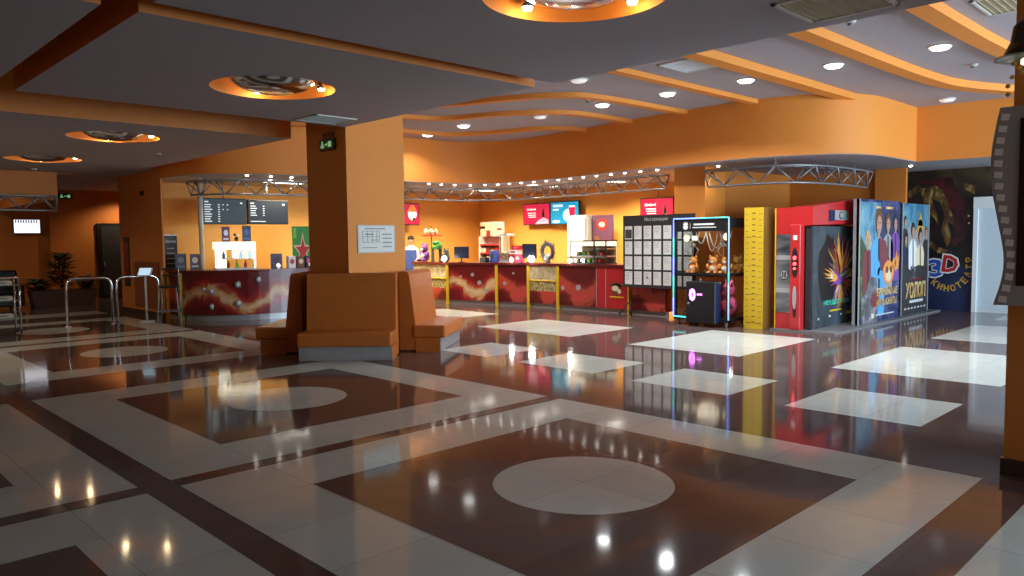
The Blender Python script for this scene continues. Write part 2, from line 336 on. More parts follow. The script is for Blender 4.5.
# ================================================================== CEILING
struct(B('grey_ceiling').box(-4.5, 19, -6, 26, 4.0, 4.1).build('ceiling'))
def low_panel(x0, x1, y0, y1, holes, z0=3.2, z1=4.0):
    bm = bmesh.new(); vs = [bm.verts.new((x, y, z0)) for x, y in ((x0, y0), (x1, y0), (x1, y1), (x0, y1))]
    E = [bm.edges.new((vs[i], vs[(i+1) % 4])) for i in range(4)]
    for cx, cy, r in holes:
        h = [bm.verts.new((cx+r*cos(2*pi*i/48), cy+r*sin(2*pi*i/48), z0)) for i in range(48)]
        E += [bm.edges.new((h[i], h[(i+1) % 48])) for i in range(48)]
    bmesh.ops.triangle_fill(bm, edges=E, use_beauty=True, normal=(0, 0, -1))
    q = B('grey_ceiling'); q.bm(bm)
    q.m('orange_dark'); P = [(x0, y0), (x1, y0), (x1, y1), (x0, y1)]
    for i in range(4):
        a, b_ = P[i], P[(i+1) % 4]; q.add([(*a, z0), (*b_, z0), (*b_, z1), (*a, z1)], [(0, 1, 2, 3)])
    return struct(q.build('ceiling'))
RR = .625
RINGS = [(3.88, 3.33), (3.85, 7.43), (3.79, 12.32), (3.77, 16.25)]
low_panel(1.92, 5.85, -5.9, 5.33, [(*RINGS[0], RR)]); low_panel(1.92, 5.85, 5.6, 9.27, [(*RINGS[1], RR)])
low_panel(-4.4, 1.68, -5.9, 5.33, []); low_panel(-4.4, 1.68, 5.6, 9.27, [])
low_panel(-4.4, 5.85, 10.78, 19.0, [(*RINGS[2], RR), (*RINGS[3], RR)])
low_panel(4.65, 8.9, 19.45, 25.0, []); low_panel(5.85, 6.02, 16.9, 19.45, [])
struct(B('grey_ceiling').box(5.2, 5.85, 19.0, 19.45, 3.2, 4).build('ceiling'))
def ring_lamp(x, y, label, e):
    t = thing('ring_lamp', label, 'ceiling lamp', (x, y, 3.2), 0, 'round recessed lamps in the low ceiling')
    q = B('orange_paint'); n = 48; q.smooth = True
    vs = [(RR*cos(2*pi*i/n), RR*sin(2*pi*i/n), z) for z in (0, .24) for i in range(n)]
    q.add(vs, [(i, (i+1) % n, n+(i+1) % n, n+i) for i in range(n)]); q.smooth = False
    q.add([(RR*cos(2*pi*i/n), RR*sin(2*pi*i/n), .24) for i in range(n)], [list(range(n))])
    q.build('recess', t)
    b = B('chrome').lathe([(.06, -.045), (.20, -.035), (.32, -.005), (.41, .05), (.43, .08), (.40, .09), (.3, .04), (.05, .02)], n=36); b.build('mirror_bowl', t)
    B('steel_tube').tube([(0, 0, .0), (0, 0, .24)], .03).build('stem', t)
    for k in range(2):
        a = radians(90*k-8)
        px, py = .52*cos(a), .52*sin(a)
        s_ = B('chrome').lathe([(.045, .05), (.05, .08), (.05, .24)], px, py, 14).build('spotlight', t)
        B('spot_warm').lathe([(.030, .03), (.040, .052)], px, py, 14).build('bulb', s_)
        point('ring_bulb_light', (x+px*.97, y+py*.97, 3.2+.0), e, (1.0, .72, .38), .02)
    return t
RL = ['large ring lamp cut off by the top edge of the view', 'orange ring lamp with mirror bowl, in front of the square pillar', 'orange ring lamp beyond the orange ceiling slot, third from the front', 'farthest orange ring lamp, above the dark left hall']
for (x, y), l_ in zip(RINGS, RL): ring_lamp(x, y, l_, 2.6)
# orange beams under the high ceiling
def beam(n, P, w=.16, h=.075, z=4.0):
    q = B('orange_paint'); L_, R_ = [], []
    for i, p in enumerate(P):
        a = P[max(i-1, 0)]; b_ = P[min(i+1, len(P)-1)]; d = Vector((b_[0]-a[0], b_[1]-a[1])).normalized(); nn = Vector((-d.y, d.x))*w/2
        L_.append((p[0]+nn.x, p[1]+nn.y)); R_.append((p[0]-nn.x, p[1]-nn.y))
    N = len(P); vs = [(*p, z-h) for p in L_]+[(*p, z-h) for p in R_]+[(*p, z) for p in L_]+[(*p, z) for p in R_]; q.smooth = True
    fs = []
    for i in range(N-1): fs += [(i, i+1, N+i+1, N+i)]
    q.add([vs[i] for i in range(2*N)], fs)
    fs = [(i, i+1, N+i+1, N+i) for i in range(N-1)]
    q.add(vs[:N]+vs[2*N:3*N], fs); q.add(vs[N:2*N]+vs[3*N:], fs); q.smooth = False
    q.add([vs[0], vs[N], vs[3*N], vs[2*N]], [(0, 1, 2, 3)]); q.add([vs[N-1], vs[2*N-1], vs[4*N-1], vs[3*N-1]], [(0, 1, 2, 3)])
    return struct(q.build('trim_%d' % n))
beam(1, spline([(7.6, 14.0), (8.9, 13.35), (9.9, 13.35), (10.9, 13.15), (11.5, 12.35), (11.85, 11.3), (12.3, 10.85), (12.95, 10.75)]))
beam(2, spline([(6.2, 12.4), (7.4, 12.0), (8.7, 11.85), (9.5, 11.5), (9.9, 10.55), (10.45, 9.75), (11.2, 9.42), (12.9, 9.4)]))
beam(3, spline([(5.9, 11.2), (7.5, 10.9), (8.5, 10.4), (8.95, 9.3), (9.4, 8.5), (10.1, 8.15), (12.7, 8.05)]))
beam(4, [(5.9, 6.72), (12.6, 6.62)]); beam(5, [(5.9, 5.38), (13.35, 5.28)], .22, .11)
beam(6, spline([(5.9, 3.98), (10.4, 3.92), (12.3, 3.85), (13.4, 3.7), (14.6, 3.2), (15.4, 2.6), (15.9, 2.2)]), .22, .11)
beam(7, spline([(5.9, 2.72), (11.0, 2.64), (13.0, 2.3), (15.5, .9)]), .22, .11)
# ================================================================== FASCIA + SOFFIT
FP = spline([(6.05, 17.0), (6.12, 15.9), (6.45, 15.1), (7.2, 14.55), (8.3, 14.34), (9.5, 14.32), (10.6, 14.34), (11.7, 14.32), (12.4, 14.05), (12.8, 13.4), (12.92, 12.4), (12.85, 11.2), (12.62, 9.8), (12.5, 8.3), (12.42, 7.2), (12.5, 6.3), (12.9, 5.45), (13.6, 5.04), (14.5, 4.97)])+[(15.55, 4.96)]
FP2 = [(15.55, 4.96), (15.68, 3.7), (16.1, -.5), (16.2, -5.0)]
q = B('orange_paint'); q.smooth = True
q.add([(x, y, 2.99) for x, y in FP]+[(x, y, 4.0) for x, y in FP], [(i, i+1, len(FP)+i+1, len(FP)+i) for i in range(len(FP)-1)])
q.smooth = False
q.add([(x, y, 2.99) for x, y in FP2]+[(x, y, 4.0) for x, y in FP2], [(i, i+1, 4+i+1, 4+i) for i in range(3)])
struct(q.build('trim_8'))
bm = bmesh.new(); allp = FP+FP2[1:]+[(18.6, -5.0), (18.6, 18.4), (6.05, 18.4)]
vs = [bm.verts.new((x, y, 3.0)) for x, y in allp]; E = [bm.edges.new((vs[i], vs[(i+1) % len(vs)])) for i in range(len(vs))]
bmesh.ops.triangle_fill(bm, edges=E, use_beauty=True, normal=(0, 0, -1))
q = B('soffit_grey'); q.bm(bm)
q.add([(x, y, 2.985) for x, y in FP]+[(x, y, 3.0) for x, y in FP], [(i, i+1, len(FP)+i+1, len(FP)+i) for i in range(len(FP)-1)])
struct(q.build('ceiling'))
# ================================================================== WALLS
struct(B('orange_dark').box(6.03, 6.07, 16.75, 19.45, 0, 4).build('wall_left'))
struct(B('booth_paint').box(6.2, 16.3, 17.9, 18.1, 0, 3.0).build('wall_back'))
struct(B('booth_paint').box(16.1, 16.3, 8.25, 17.9, 0, 3.0).build('wall_booth'))
struct(B('orange_dark').box(13.9, 17.1, 8.1, 8.25, 0, 3.0).build('wall_recess'))
struct(B('orange_dark').box(16.95, 17.1, 6.17, 8.095, 0, 3.0).build('wall_recess'))
struct(B('orange_paint').box(13.14, 13.9, 8.0, 8.70, 0, 3.0).build('trim_9'))
struct(B('orange_dark').box(16.85, 16.95, 5.56, 6.17, 0, 3.0).build('trim_10'))
struct(B('orange_dark').box(18.0, 18.2, -5, 6.6, 0, 3.0).build('wall_front'))
struct(B('orange_dark').box(-4.5, 9, 25.0, 25.2, 0, 4).build('wall_far'))
struct(B('orange_dark').box(8.9, 9.1, 19.45, 25, 0, 4).build('wall_corridor')); struct(B('orange_dark').box(6.2, 9.1, 19.3, 19.45, 0, 4).build('wall_corridor'))
struct(B('orange_dark').box(-4.5, -4.35, -6, 26, 0, 4).build('wall_side')); struct(B('orange_dark').box(-4.5, 2.1, -6, -5.85, 0, 4).box(5.7, 6.5, -6, -5.15, 0, 4).box(2.1, 5.7, -6, -5.85, 0, .5).box(2.1, 5.7, -6, -5.85, 3.0, 4).build('wall_rear'))
q = B('alu')
for k in range(4): xx = 2.1+k*(3.6-.06)/3; q.box(xx, xx+.06, -5.97, -5.89, .5, 3.0)
q.box(2.1, 5.7, -5.97, -5.89, .5, .56).box(2.1, 5.7, -5.97, -5.89, 2.94, 3.0); struct(q.build('window_3'))
struct(B('orange_dark').box(-4.4, 4.65, 19.0, 19.2, 2.6, 4.0).m('orange_dark').box(4.55, 4.65, 19.2, 25.0, 2.6, 4.0).build('trim_11'))
struct(B('orange_dark').box(5.85, 6.02, 24.9, 25.0, 0, 3.2).build('trim_12'))
# window wall on the right, two openings
q = B('orange_dark')
for x0, x1 in ((6.5, 7.0), (11.4, 12.2), (16.6, 18.2)): q.box(x0, x1, -5.15, -5.0, 0, 4)
for x0, x1 in ((7.0, 11.4), (12.2, 16.6)): q.box(x0, x1, -5.15, -5.0, 0, .5); q.box(x0, x1, -5.15, -5.0, 3.4, 4)
struct(q.build('wall_right'))
for i, x0 in enumerate((7.0, 12.2)):
    q = B('alu')
    for k in range(4): xx = x0+k*(4.4-.06)/3; q.box(xx, xx+.06, -5.12, -5.04, .5, 3.4)
    q.box(x0, x0+4.4, -5.12, -5.04, .5, .56).box(x0, x0+4.4, -5.12, -5.04, 3.34, 3.4); struct(q.build('window_%d' % (i+1)))
# pillars
struct(B('orange_paint').box(5.87, 6.86, 9.28, 10.36, 0, 4).build('trim_13'))
q = B('orange_dark').box(5.84, 6.76, .1, 1.28, 0, 4); q.m('baseboard').box(5.825, 6.775, .085, 1.295, 0, .11); struct(q.build('trim_14'))
struct(B('baseboard').box(6.0, 6.03, 16.75, 19.45, 0, .12).build('baseboard_left'))
struct(B('dark_wood').box(6.005, 6.03, 16.98, 18.5, .2, 1.21).build('trim_15'))
struct(B('dark_grey').box(15.96, 16.1, 8.8, 17.9, 0, .1).build('baseboard_booth'))
# doors
q = B('black').box(7.1, 7.95, 24.93, 25.0, 0, 2.24); q.m('charcoal').box(7.2, 7.86, 24.915, 24.93, .05, 2.16); q.m('steel_tube').box(7.24, 7.28, 24.88, 24.915, .95, 1.1); struct(q.build('door_1'))
q = B('shutter')
for k in range(46): z = .03+k*.046; q.box(17.955, 17.975, 3.0, 4.5, z, z+.040)
q.m('white').box(17.97, 17.99, 3.0, 4.5, 0, 2.15); q.m('white').box(17.9, 17.99, 4.5, 4.58, 0, 2.38).box(17.88, 17.99, 3.0, 4.58, 2.14, 2.38); struct(q.build('door_2'))
# ================================================================== CEILING FITTINGS
HL = ['bright round downlight nearest the film-strip column', 'bright round downlight between the two wide orange beams', 'bright round downlight right of the white ceiling panel', 'bright round downlight left of the white ceiling panel',
      'bright round downlight above the wavy orange beams', 'bright round downlight over the right edge of the pillar, nearer one', 'bright round downlight closest to the square pillar']
def downlight(x, y, lens, label, r=.12):
    t = thing('downlight', label, 'downlight', (x, y, 4.0), 0, 'round downlights in the high ceiling' if lens == 'lens_white' else 'unlit downlights in the high ceiling')
    B('white').lathe([(r+.02, 0), (r+.025, -.012), (r, -.02), (r-.005, -.005)], n=24, cap=False).build('rim', t)
    B(lens).lathe([(r, -.012), (r*.97, -.03), (r*.8, -.045), (r*.4, -.055)], n=24).build('lens', t); return t
for (x, y), l_ in zip(HIGH, HL): downlight(x, y, 'lens_white', l_)
downlight(10.87, 10.26, 'lens_dim', 'unlit white disc among the wavy orange beams'); downlight(15.0, 4.3, 'lens_dim', 'unlit white disc above the right end of the orange fascia')
downlight(8.85, 7.55, 'lens_dim', 'unlit white disc just past the low ceiling edge')
for i, (x, y, z) in enumerate([(12.25, 3.19, 4), (8.3, 8.7, 4), (10.2, 8.5, 4), (8.75, 3.5, 4), (5.02, 13.98, 3.2), (3.2, 5.95, 3.2), (4.07, 18.3, 3.2)]):
    if i == 5: continue
    lab = ['smoke detector on the high ceiling beside the film-strip column', 'smoke detector by the corner of the low grey ceiling', 'small detector on a wavy orange beam bay', 'small detector at the edge of the ochre grille',
           'small detector on the low ceiling above the menu screens', 'small detector on the low grey ceiling near the slot', 'small detector on the low ceiling over the dark hall'][i]
    t = thing('smoke_detector', lab, 'smoke detector', (x, y, z), 0, 'smoke detectors on the ceiling')
    B('offwhite').lathe([(.06, 0), (.06, -.02), (.045, -.035)], n=16).build('base', t); B('grey').lathe([(.035, -.035), (.03, -.055), (.01, -.06)], n=14).build('sensor', t)
for i, (x0, x1, y0, y1, z, mm) in enumerate([(8.92, 9.66, 5.64, 6.2, 4.0, 'vent_white'), (8.95, 9.7, 1.75, 2.38, 4.0, 'vent_grid'), (5.02, 5.66, 1.93, 2.55, 3.2, 'vent_grid'), (4.98, 5.62, 8.55, 9.1, 3.2, 'vent_pale')]):
    lab = ['white square ceiling panel between two downlights', 'ochre ceiling grille on the high ceiling at the top right', 'ochre ceiling grille in the low ceiling at the top edge', 'pale green ceiling grille beside the square pillar'][i]
    t = thing('ceiling_grille', lab, 'ceiling grille', ((x0+x1)/2, (y0+y1)/2, z), 0); a, b_ = (x1-x0)/2, (y1-y0)/2
    f = B('offwhite').box(-a, a, -b_, -b_+.03, -.015, 0).box(-a, a, b_-.03, b_, -.015, 0).box(-a, -a+.03, -b_, b_, -.015, 0).box(a-.03, a, -b_, b_, -.015, 0); f.build('frame', t)
    g = B(mm).box(-a+.03, a-.03, -b_+.03, b_-.03, -.006, -.001)
    for k in range(9): yy = -b_+.03+(k+.5)*(2*b_-.06)/9; g.box(-a+.03, a-.03, yy-.006, yy+.006, -.012, -.005)
    g.build('grille', t)
SP = [(11.54, 14.61), (11.91, 14.59), (12.31, 14.56), (12.7, 14.41), (12.92, 14.11), (13.05, 13.78), (13.08, 13.4), (13.14, 13.05), (13.21, 12.7), (13.22, 12.3), (13.2, 11.9), (13.14, 11.48), (13.1, 11.06), (13.06, 10.65), (13.02, 10.22), (12.98, 9.82), (12.95, 9.40), (12.93, 8.97), (13.2, 7.75), (16.31, 5.3), (7.1, 14.95), (7.6, 14.9), (8.05, 14.87)]
ORD = 'first second third fourth fifth sixth seventh eighth ninth tenth eleventh twelfth thirteenth fourteenth fifteenth sixteenth seventeenth eighteenth'.split()
for i, (x, y) in enumerate(SP):
    lab = '%s bright soffit spotlight from the pillar along the curved row' % ORD[min(i, 17)]
    if i == 18: lab = 'small soffit spotlight above the claw machine'
    if i == 19: lab = 'small soffit spotlight above the film poster boards'
    if i >= 20: lab = '%s of three small soffit spotlights above the menu screens' % ('left', 'middle', 'right')[i-20]
    t = thing('soffit_spotlight', lab, 'spotlight', (x, y, 3.0), 0, 'small spotlights along the soffit' if i < 18 else ('spotlights over the menu screens' if i >= 20 else None))
    B('white').lathe([(.05, 0), (.05, -.01), (.036, -.015)], n=14).build('rim', t); B('spot_white').lathe([(.034, -.016), (.028, -.03), (.01, -.034)], n=12).build('bulb', t)
    spot('soffit_spot_light', (x, y, 2.94), 9, SOFTW, 115, .03)
for i, (x, y, a) in enumerate(VENTS[:4]):
    t = thing('light_panel', ['lit ceiling panel seen through the truss above the snack cabinet', 'lit ceiling panel seen through the truss above the red screen', 'lit ceiling panel seen through the truss above the popcorn machine', 'lit ceiling panel above the right menu screen'][i], 'ceiling light', (x, y, 3.0), a, 'lit panels in the booth ceiling')
    B('white').box(-.5, .5, -.17, .17, -.01, 0).build('frame', t); B('troffer').box(-.46, .46, -.13, .13, -.016, -.008).build('diffuser', t)
# ================================================================== TRUSSES
def truss(label, P, z0=2.6, z1=2.9, w=.24, step=.30, r=.022):
    # resample by arc length
    D = [0]
    for i in range(1, len(P)): D.append(D[-1]+hypot(P[i][0]-P[i-1][0], P[i][1]-P[i-1][1]))
    n = max(4, int(D[-1]/step)); Q = []
    for k in range(n+1):
        d = D[-1]*k/n; i = max(j for j in range(len(D)) if D[j] <= d+1e-9); i = min(i, len(P)-2); t_ = (d-D[i])/(D[i+1]-D[i]); Q.append((P[i][0]+(P[i+1][0]-P[i][0])*t_, P[i][1]+(P[i+1][1]-P[i][1])*t_))
    A, C_, Bt = [], [], []
    for k in range(n+1):
        a = Q[max(k-1, 0)]; b_ = Q[min(k+1, n)]; d = Vector((b_[0]-a[0], b_[1]-a[1])).normalized(); nn = Vector((-d.y, d.x))*w/2; p = Q[k]
        A.append((p[0]+nn.x, p[1]+nn.y, z1)); C_.append((p[0]-nn.x, p[1]-nn.y, z1)); Bt.append((p[0], p[1], z0))
    o0 = Q[0]; L = lambda p: (p[0]-o0[0], p[1]-o0[1], p[2]-z0)
    t = thing('lighting_truss', label, 'truss', (o0[0], o0[1], z0))
    for c in (A, C_, Bt): B('steel_tube').tube([L(p) for p in c], r, 7).build('chord', t)
    g = B('steel_tube')
    for k in range(n):
        if k % 2 == 0: g.tube([L(A[k]), L(Bt[k+1])], r*.6, 5).tube([L(C_[k]), L(Bt[k+1])], r*.6, 5)
        else: g.tube([L(Bt[k]), L(A[k+1])], r*.6, 5).tube([L(Bt[k]), L(C_[k+1])], r*.6, 5)
        g.tube([L(A[k]), L(C_[k])], r*.6, 5)
    g.tube([L(A[0]), L(Bt[0]), L(C_[0])], r*.7, 5).tube([L(A[n]), L(Bt[n]), L(C_[n])], r*.7, 5)
    g.build('lattice', t)
    h = B('steel_tube')
    for k in range(1, n, max(3, n//5)): h.tube([L(A[k]), L((A[k][0], A[k][1], 3.0))], .008, 5).tube([L(C_[k]), L((C_[k][0], C_[k][1], 3.0))], .008, 5)
    h.build('hanger', t); return t
truss('long curved grey truss under the soffit over both counters', spline([(6.45, 16.2), (6.75, 15.5), (7.5, 15.1), (8.8, 14.9), (10.4, 14.88), (11.9, 14.9), (12.9, 14.55), (13.45, 13.7), (13.5, 12.4), (13.4, 11.0), (13.25, 9.7), (13.2, 8.95)]), 2.62, 2.90)
truss('short bent grey truss above the red photo booth', spline([(13.0, 7.85), (13.0, 7.1), (13.05, 6.5), (13.4, 6.15), (14.1, 6.0), (14.9, 5.95), (15.9, 5.98)]), 2.58, 2.88, step=.33)
t_ = truss('straight dark truss across the far left hall', [(-2.0, 18.75), (4.55, 18.75)], 2.35, 2.65)
# ================================================================== BENCHES
def bench():
    t = thing('bench', 'x', 'bench', (0, 0, 0), -pi/4, 'leather benches around the square pillar')
    # local: x across, -y front; base front at y=0
    prof = [(.44, .36), (.365, .40), (.44, 1.15), (.48, 1.165), (.60, 1.165), (.60, 0), (.44, 0)]
    w = .63
    back = B('leather'); P = [(.36, .37), (.445, 1.12), (.47, 1.16), (.58, 1.165), (.60, 1.14), (.60, .02), (.36, .02)]
    n = len(P); vs = [(-w+.01, y, z) for y, z in P]+[(w-.01, y, z) for y, z in P]
    back.add(vs, [list(range(n)), list(range(2*n-1, n-1, -1))]+[(i, (i+1) % n, (i+1) % n+n, i+n) for i in range(n)]); back.build('backrest', t)
    B('leather').rbox(-w-.01, w, -.08, .40, .20, .385, .025).build('seat', t)
    s_ = B('leather').box(-w, w, .0, .36, 0, .20); s_.build('side_panel', t)
    B('plinth_metal').box(-w, w, -.012, .002, .005, .195).build('plinth', t, label='brushed grey metal kick plate')
    return t
b0 = bench(); c45 = cos(pi/4)
def ab(a, b_): return ((a+b_)*c45, (b_-a)*c45, 0)     # a = to the right of the view axis, b = along it
b0.location = ab(-2.35, 10.13); b0['label'] = 'orange leather bench on the near corner of the pillar, facing the viewer'
dup(b0, ab(-3.74, 11.48), pi-pi/4-pi/2+pi-pi, 'orange leather bench on the left of the pillar, seen from its side').rotation_euler = (0, 0, -pi/4-pi/2)
dup(b0, ab(-1.075, 11.524), 0, 'orange leather bench on the right of the pillar, lit by the counter').rotation_euler = (0, 0, -pi/4+pi/2-radians(8))
# ================================================================== PILLAR SIGNS
t = thing('evacuation_plan', 'white evacuation plan hung on the lit face of the pillar', 'sign', (6.34, 9.28, 1.64))
q = B('offwhite').box(-.32, .32, -.015, 0, -.2, .2); q.m('paper').box(-.3, .3, -.018, -.012, -.18, .18); q.build('board', t)
q = B('grey')
for z in (.11, .03, -.05): q.box(-.24, .04, -.021, -.018, z, z+.006)
for x in (-.24, -.16, -.08, 0, .04): q.box(x, x+.006, -.021, -.018, -.05, .115)
q.m('green').box(-.2, -.05, -.021, -.018, .06, .075).box(-.1, .02, -.021, -.018, -.02, -.01)
for k in range(4): q.m('grey').box(.1, .26, -.021, -.018, -.12+.06*k, -.105+.06*k)
q.box(-.25, .0, -.021, -.018, -.13, -.12).box(-.2, .15, -.021, -.018, .14, .155)
q.build('plan_print', t)
def exit_sign(label, loc, rz, w=.36, h=.15, extra=None):
    t = thing('exit_sign', label, 'exit sign', loc, rz)
    B('black').rbox(-w/2, w/2, -.05, 0, -h/2, h/2, .008).build('housing', t)
    q = B('exit_green').ell(-w*.27, h*.22, .018, .018, -.053, -.05).box(-w*.34, -w*.2, -.053, -.05, -h*.02, h*.1).box(-w*.38, -w*.27, -.053, -.05, -h*.28, -h*.05).box(-w*.24, -w*.15, -.053, -.05, -h*.28, -h*.05)
    q.prism([(-w*.08, h*.06), (w*.02, h*.06), (w*.02, h*.16), (w*.09, 0), (w*.02, -h*.16), (w*.02, -h*.06), (-w*.08, -h*.06)], -.053, -.05)
    q.box(w*.14, w*.36, -.053, -.05, -h*.25, h*.25); q.build('pictogram', t); return t
exit_sign('green exit sign on the dark face of the pillar', (5.87, 9.72, 3.0), FX, .38, .16)
t = thing('warning_sign', 'small dark red sign above the exit sign on the pillar', 'sign', (5.87, 9.72, 3.13), FX)
B('maroon').rbox(-.15, .15, -.02, 0, -.045, .045, .005).build('plate', t); B('brown').box(-.1, .1, -.023, -.02, -.015, .015).build('lettering', t)
exit_sign('green exit sign on the far wall of the dark hall', (6.3, 24.99, 3.02), 0, .36, .16)
# ================================================================== COUNTERS
def seg_frame(p0, p1):
    d = Vector((p1[0]-p0[0], p1[1]-p0[1])); return d.length, atan2(d.y, d.x)
def counter_unit(label, p0, p1, style, group, post=True, depth=.42):
    """p0 -> p1 runs left to right as seen from the hall"""
    L_, a = seg_frame(p0, p1)
    t = thing('counter_unit', label, 'counter', (p0[0], p0[1], 0), a, group)
    B('maroon').box(.005, L_-.005, .03, depth, .1, 1.0).build('body', t)
    B('silver').box(.0, L_, .05, .1, 0, .1).build('plinth', t)
    if style == 'gold':
        B('window_haze').box(.04, L_-.02, .0, .03, .66, .99).build('window_print', t)
        q_ = B('yellow'); q_.tube([(.05+(L_-.08)*k/12, -.005, .64+.012*sin(k*2.2)) for k in range(13)], .022, 6); q_.build('gold_rope', t)
        B('popcorn').box(.04, L_-.02, .0, .03, .40, .66).build('popcorn_print', t)
        B('wave_red').box(.04, L_-.02, .0, .03, .1, .40).build('front_panel', t)
    elif style == 'plain':
        B('red').box(.005, L_-.005, .0, .03, .1, .99).build('front_panel', t)
        B('silver').box(0, .015, -.006, .03, .1, .99).build('joint_strip', t)
    else:
        B(style).box(.04, L_-.02, .0, .03, .1, .99).build('front_panel', t)
    if post: B('yellow').box(-.03, .04, -.03, .03, 0, 1.0).build('post', t, label='yellow corner post')
    return t, L_, a
RC = [(12.35, 16.4), (12.38, 14.98), (12.80, 13.6), (12.98, 12.68), (13.0, 11.75), (13.0, 10.62), (13.0, 10.36), (13.0, 9.72), (13.0, 8.8)]
st = ['gold', 'wave_gold', 'wave_red', 'gold', 'wave_red', 'plain', 'plain', 'wave_red']
lb = ['counter unit with golden popcorn window, half hidden by the right bench', 'red counter unit with a rolling golden splash print', 'red counter unit with a pale splash, between two yellow posts', 'counter unit with golden popcorn window in the middle of the row',
      'dark red counter unit under the glass display case', 'narrow plain red counter unit with silver edge', 'plain red counter unit with coffee cup emblem', 'dark red counter unit behind the notice board stand']
UN = []
for i in range(8):
    UN.append(counter_unit(lb[i], RC[i], RC[i+1], st[i], 'units of the right snack counter', post=i not in (0, 5, 6)))
# ice cubes / splashes on the prints, cup emblem
def cubes(parent, pts, mm='silver'):
    q = B(mm)
    for x, z, r in pts: q.prism([(x-r, z-r*.6), (x, z-r), (x+r, z-r*.4), (x+r*.8, z+r*.7), (x-.1*r, z+r), (x-r, z+r*.5)], -.004, 0)
    q.build('ice_cubes', parent)
cubes(UN[1][0], [(.75, .75, .05), (.95, .55, .06), (1.15, .35, .06), (.4, .7, .035)]); cubes(UN[2][0], [(.25, .55, .05), (.5, .8, .03)]); cubes(UN[4][0], [(.15, .5, .05), (.62, .52, .07)])
q = B('brown').ell(.3, .52, .15, .13, -.006, 0).ell(.3, .62, .2, .05, -.006, 0); q.m('cream').ell(.27, .54, .09, .06, -.010, -.005).ell(.38, .48, .05, .05, -.010, -.005); q.m('yellow').box(.12, .5, -.008, -.003, .34, .37); q.build('cup_emblem', UN[6][0])
LC = spline([(6.12, 16.75), (6.2, 16.0), (6.5, 15.45), (7.1, 15.05), (8.0, 14.85), (9.3, 14.85)], 4)
def lc_at(i): return LC[i]
li = [0, 4, 8, 12, 16, 20]
ll = ['counter end unit with yellow posts beside the tall chair', 'curved red counter unit under the menu screens, left bay', 'curved red counter unit with cream wave and ice cubes', 'curved red counter unit behind the left bench']
# left counter: narrow end unit and one long bowed unit split where its posts stand
counter_unit(ll[0], LC[0], LC[3], 'wave_red', 'units of the left counter', True, .5)
t = thing('curved_counter', 'bowed dark red counter with cream wave and ice cube print, left of the pillar', 'counter', (0, 0, 0))
q = B('wave_gold'); cp = LC[3:]; n = len(cp)
def offs(P, d):
    out = []
    for i, p in enumerate(P):
        a = P[max(i-1, 0)]; b_ = P[min(i+1, len(P)-1)]; v = Vector((b_[0]-a[0], b_[1]-a[1])).normalized(); out.append((p[0]-v.y*d, p[1]+v.x*d))
    return out
def band(q, P, z0, z1, smooth=True):
    q.smooth = smooth; q.add([(x, y, z0) for x, y in P]+[(x, y, z1) for x, y in P], [(i, i+1, len(P)+i+1, len(P)+i) for i in range(len(P)-1)]); q.smooth = False
def ribbon_slab(q, P, d0, d1, z0, z1):
    A, Bp = offs(P, d0), offs(P, d1); k = len(P)
    vs = [(x, y, z) for z in (z0, z1) for R_ in (A, Bp) for x, y in R_]
    fs = []
    for i in range(k-1): fs += [(i, i+1, k+i+1, k+i), (2*k+i, 3*k+i, 3*k+i+1, 2*k+i+1), (i, 2*k+i, 2*k+i+1, i+1), (k+i, k+i+1, 3*k+i+1, 3*k+i)]
    fs += [(0, k, 3*k, 2*k), (k-1, 3*k-1, 4*k-1, 2*k-1)]
    q.add(vs, fs)
pq = B('wave_gold'); ribbon_slab(pq, cp, 0, .03, .12, .99); pq.build('front_panel', t)
pq = B('maroon'); ribbon_slab(pq, cp, .03, .5, .12, 1.0); pq.build('body', t)
pq = B('silver'); ribbon_slab(pq, cp, .05, .1, 0, .12); pq.build('plinth', t)
pq = B('yellow').at((cp[0][0], cp[0][1], 0)).box(-.04, .03, -.06, .02, 0, 1.0); pq.at(); pq.build('post', t, label='yellow corner post')
pq = B('silver')
for i, z, r in ((5, .62, .065), (8, .75, .08), (8, .36, .085), (10, .84, .075), (4, .66, .05), (5, .30, .07)):
    x, y = cp[i]; pq.ball((x-.005, y-.01, z), r, r*.3, r*1.1, 1)
pq.build('ice_cubes', t)
q = B('maroon_top'); ribbon_slab(q, LC, -.05, .55, 1.0, 1.05); tag(q.build('worktop'), 'dark worktop of the bowed counter left of the pillar', 'worktop')
q = B('maroon_top'); ribbon_slab(q, RC, -.04, .6, 1.0, 1.05); tag(q.build('worktop'), 'dark red worktop running along the right snack counter', 'worktop')
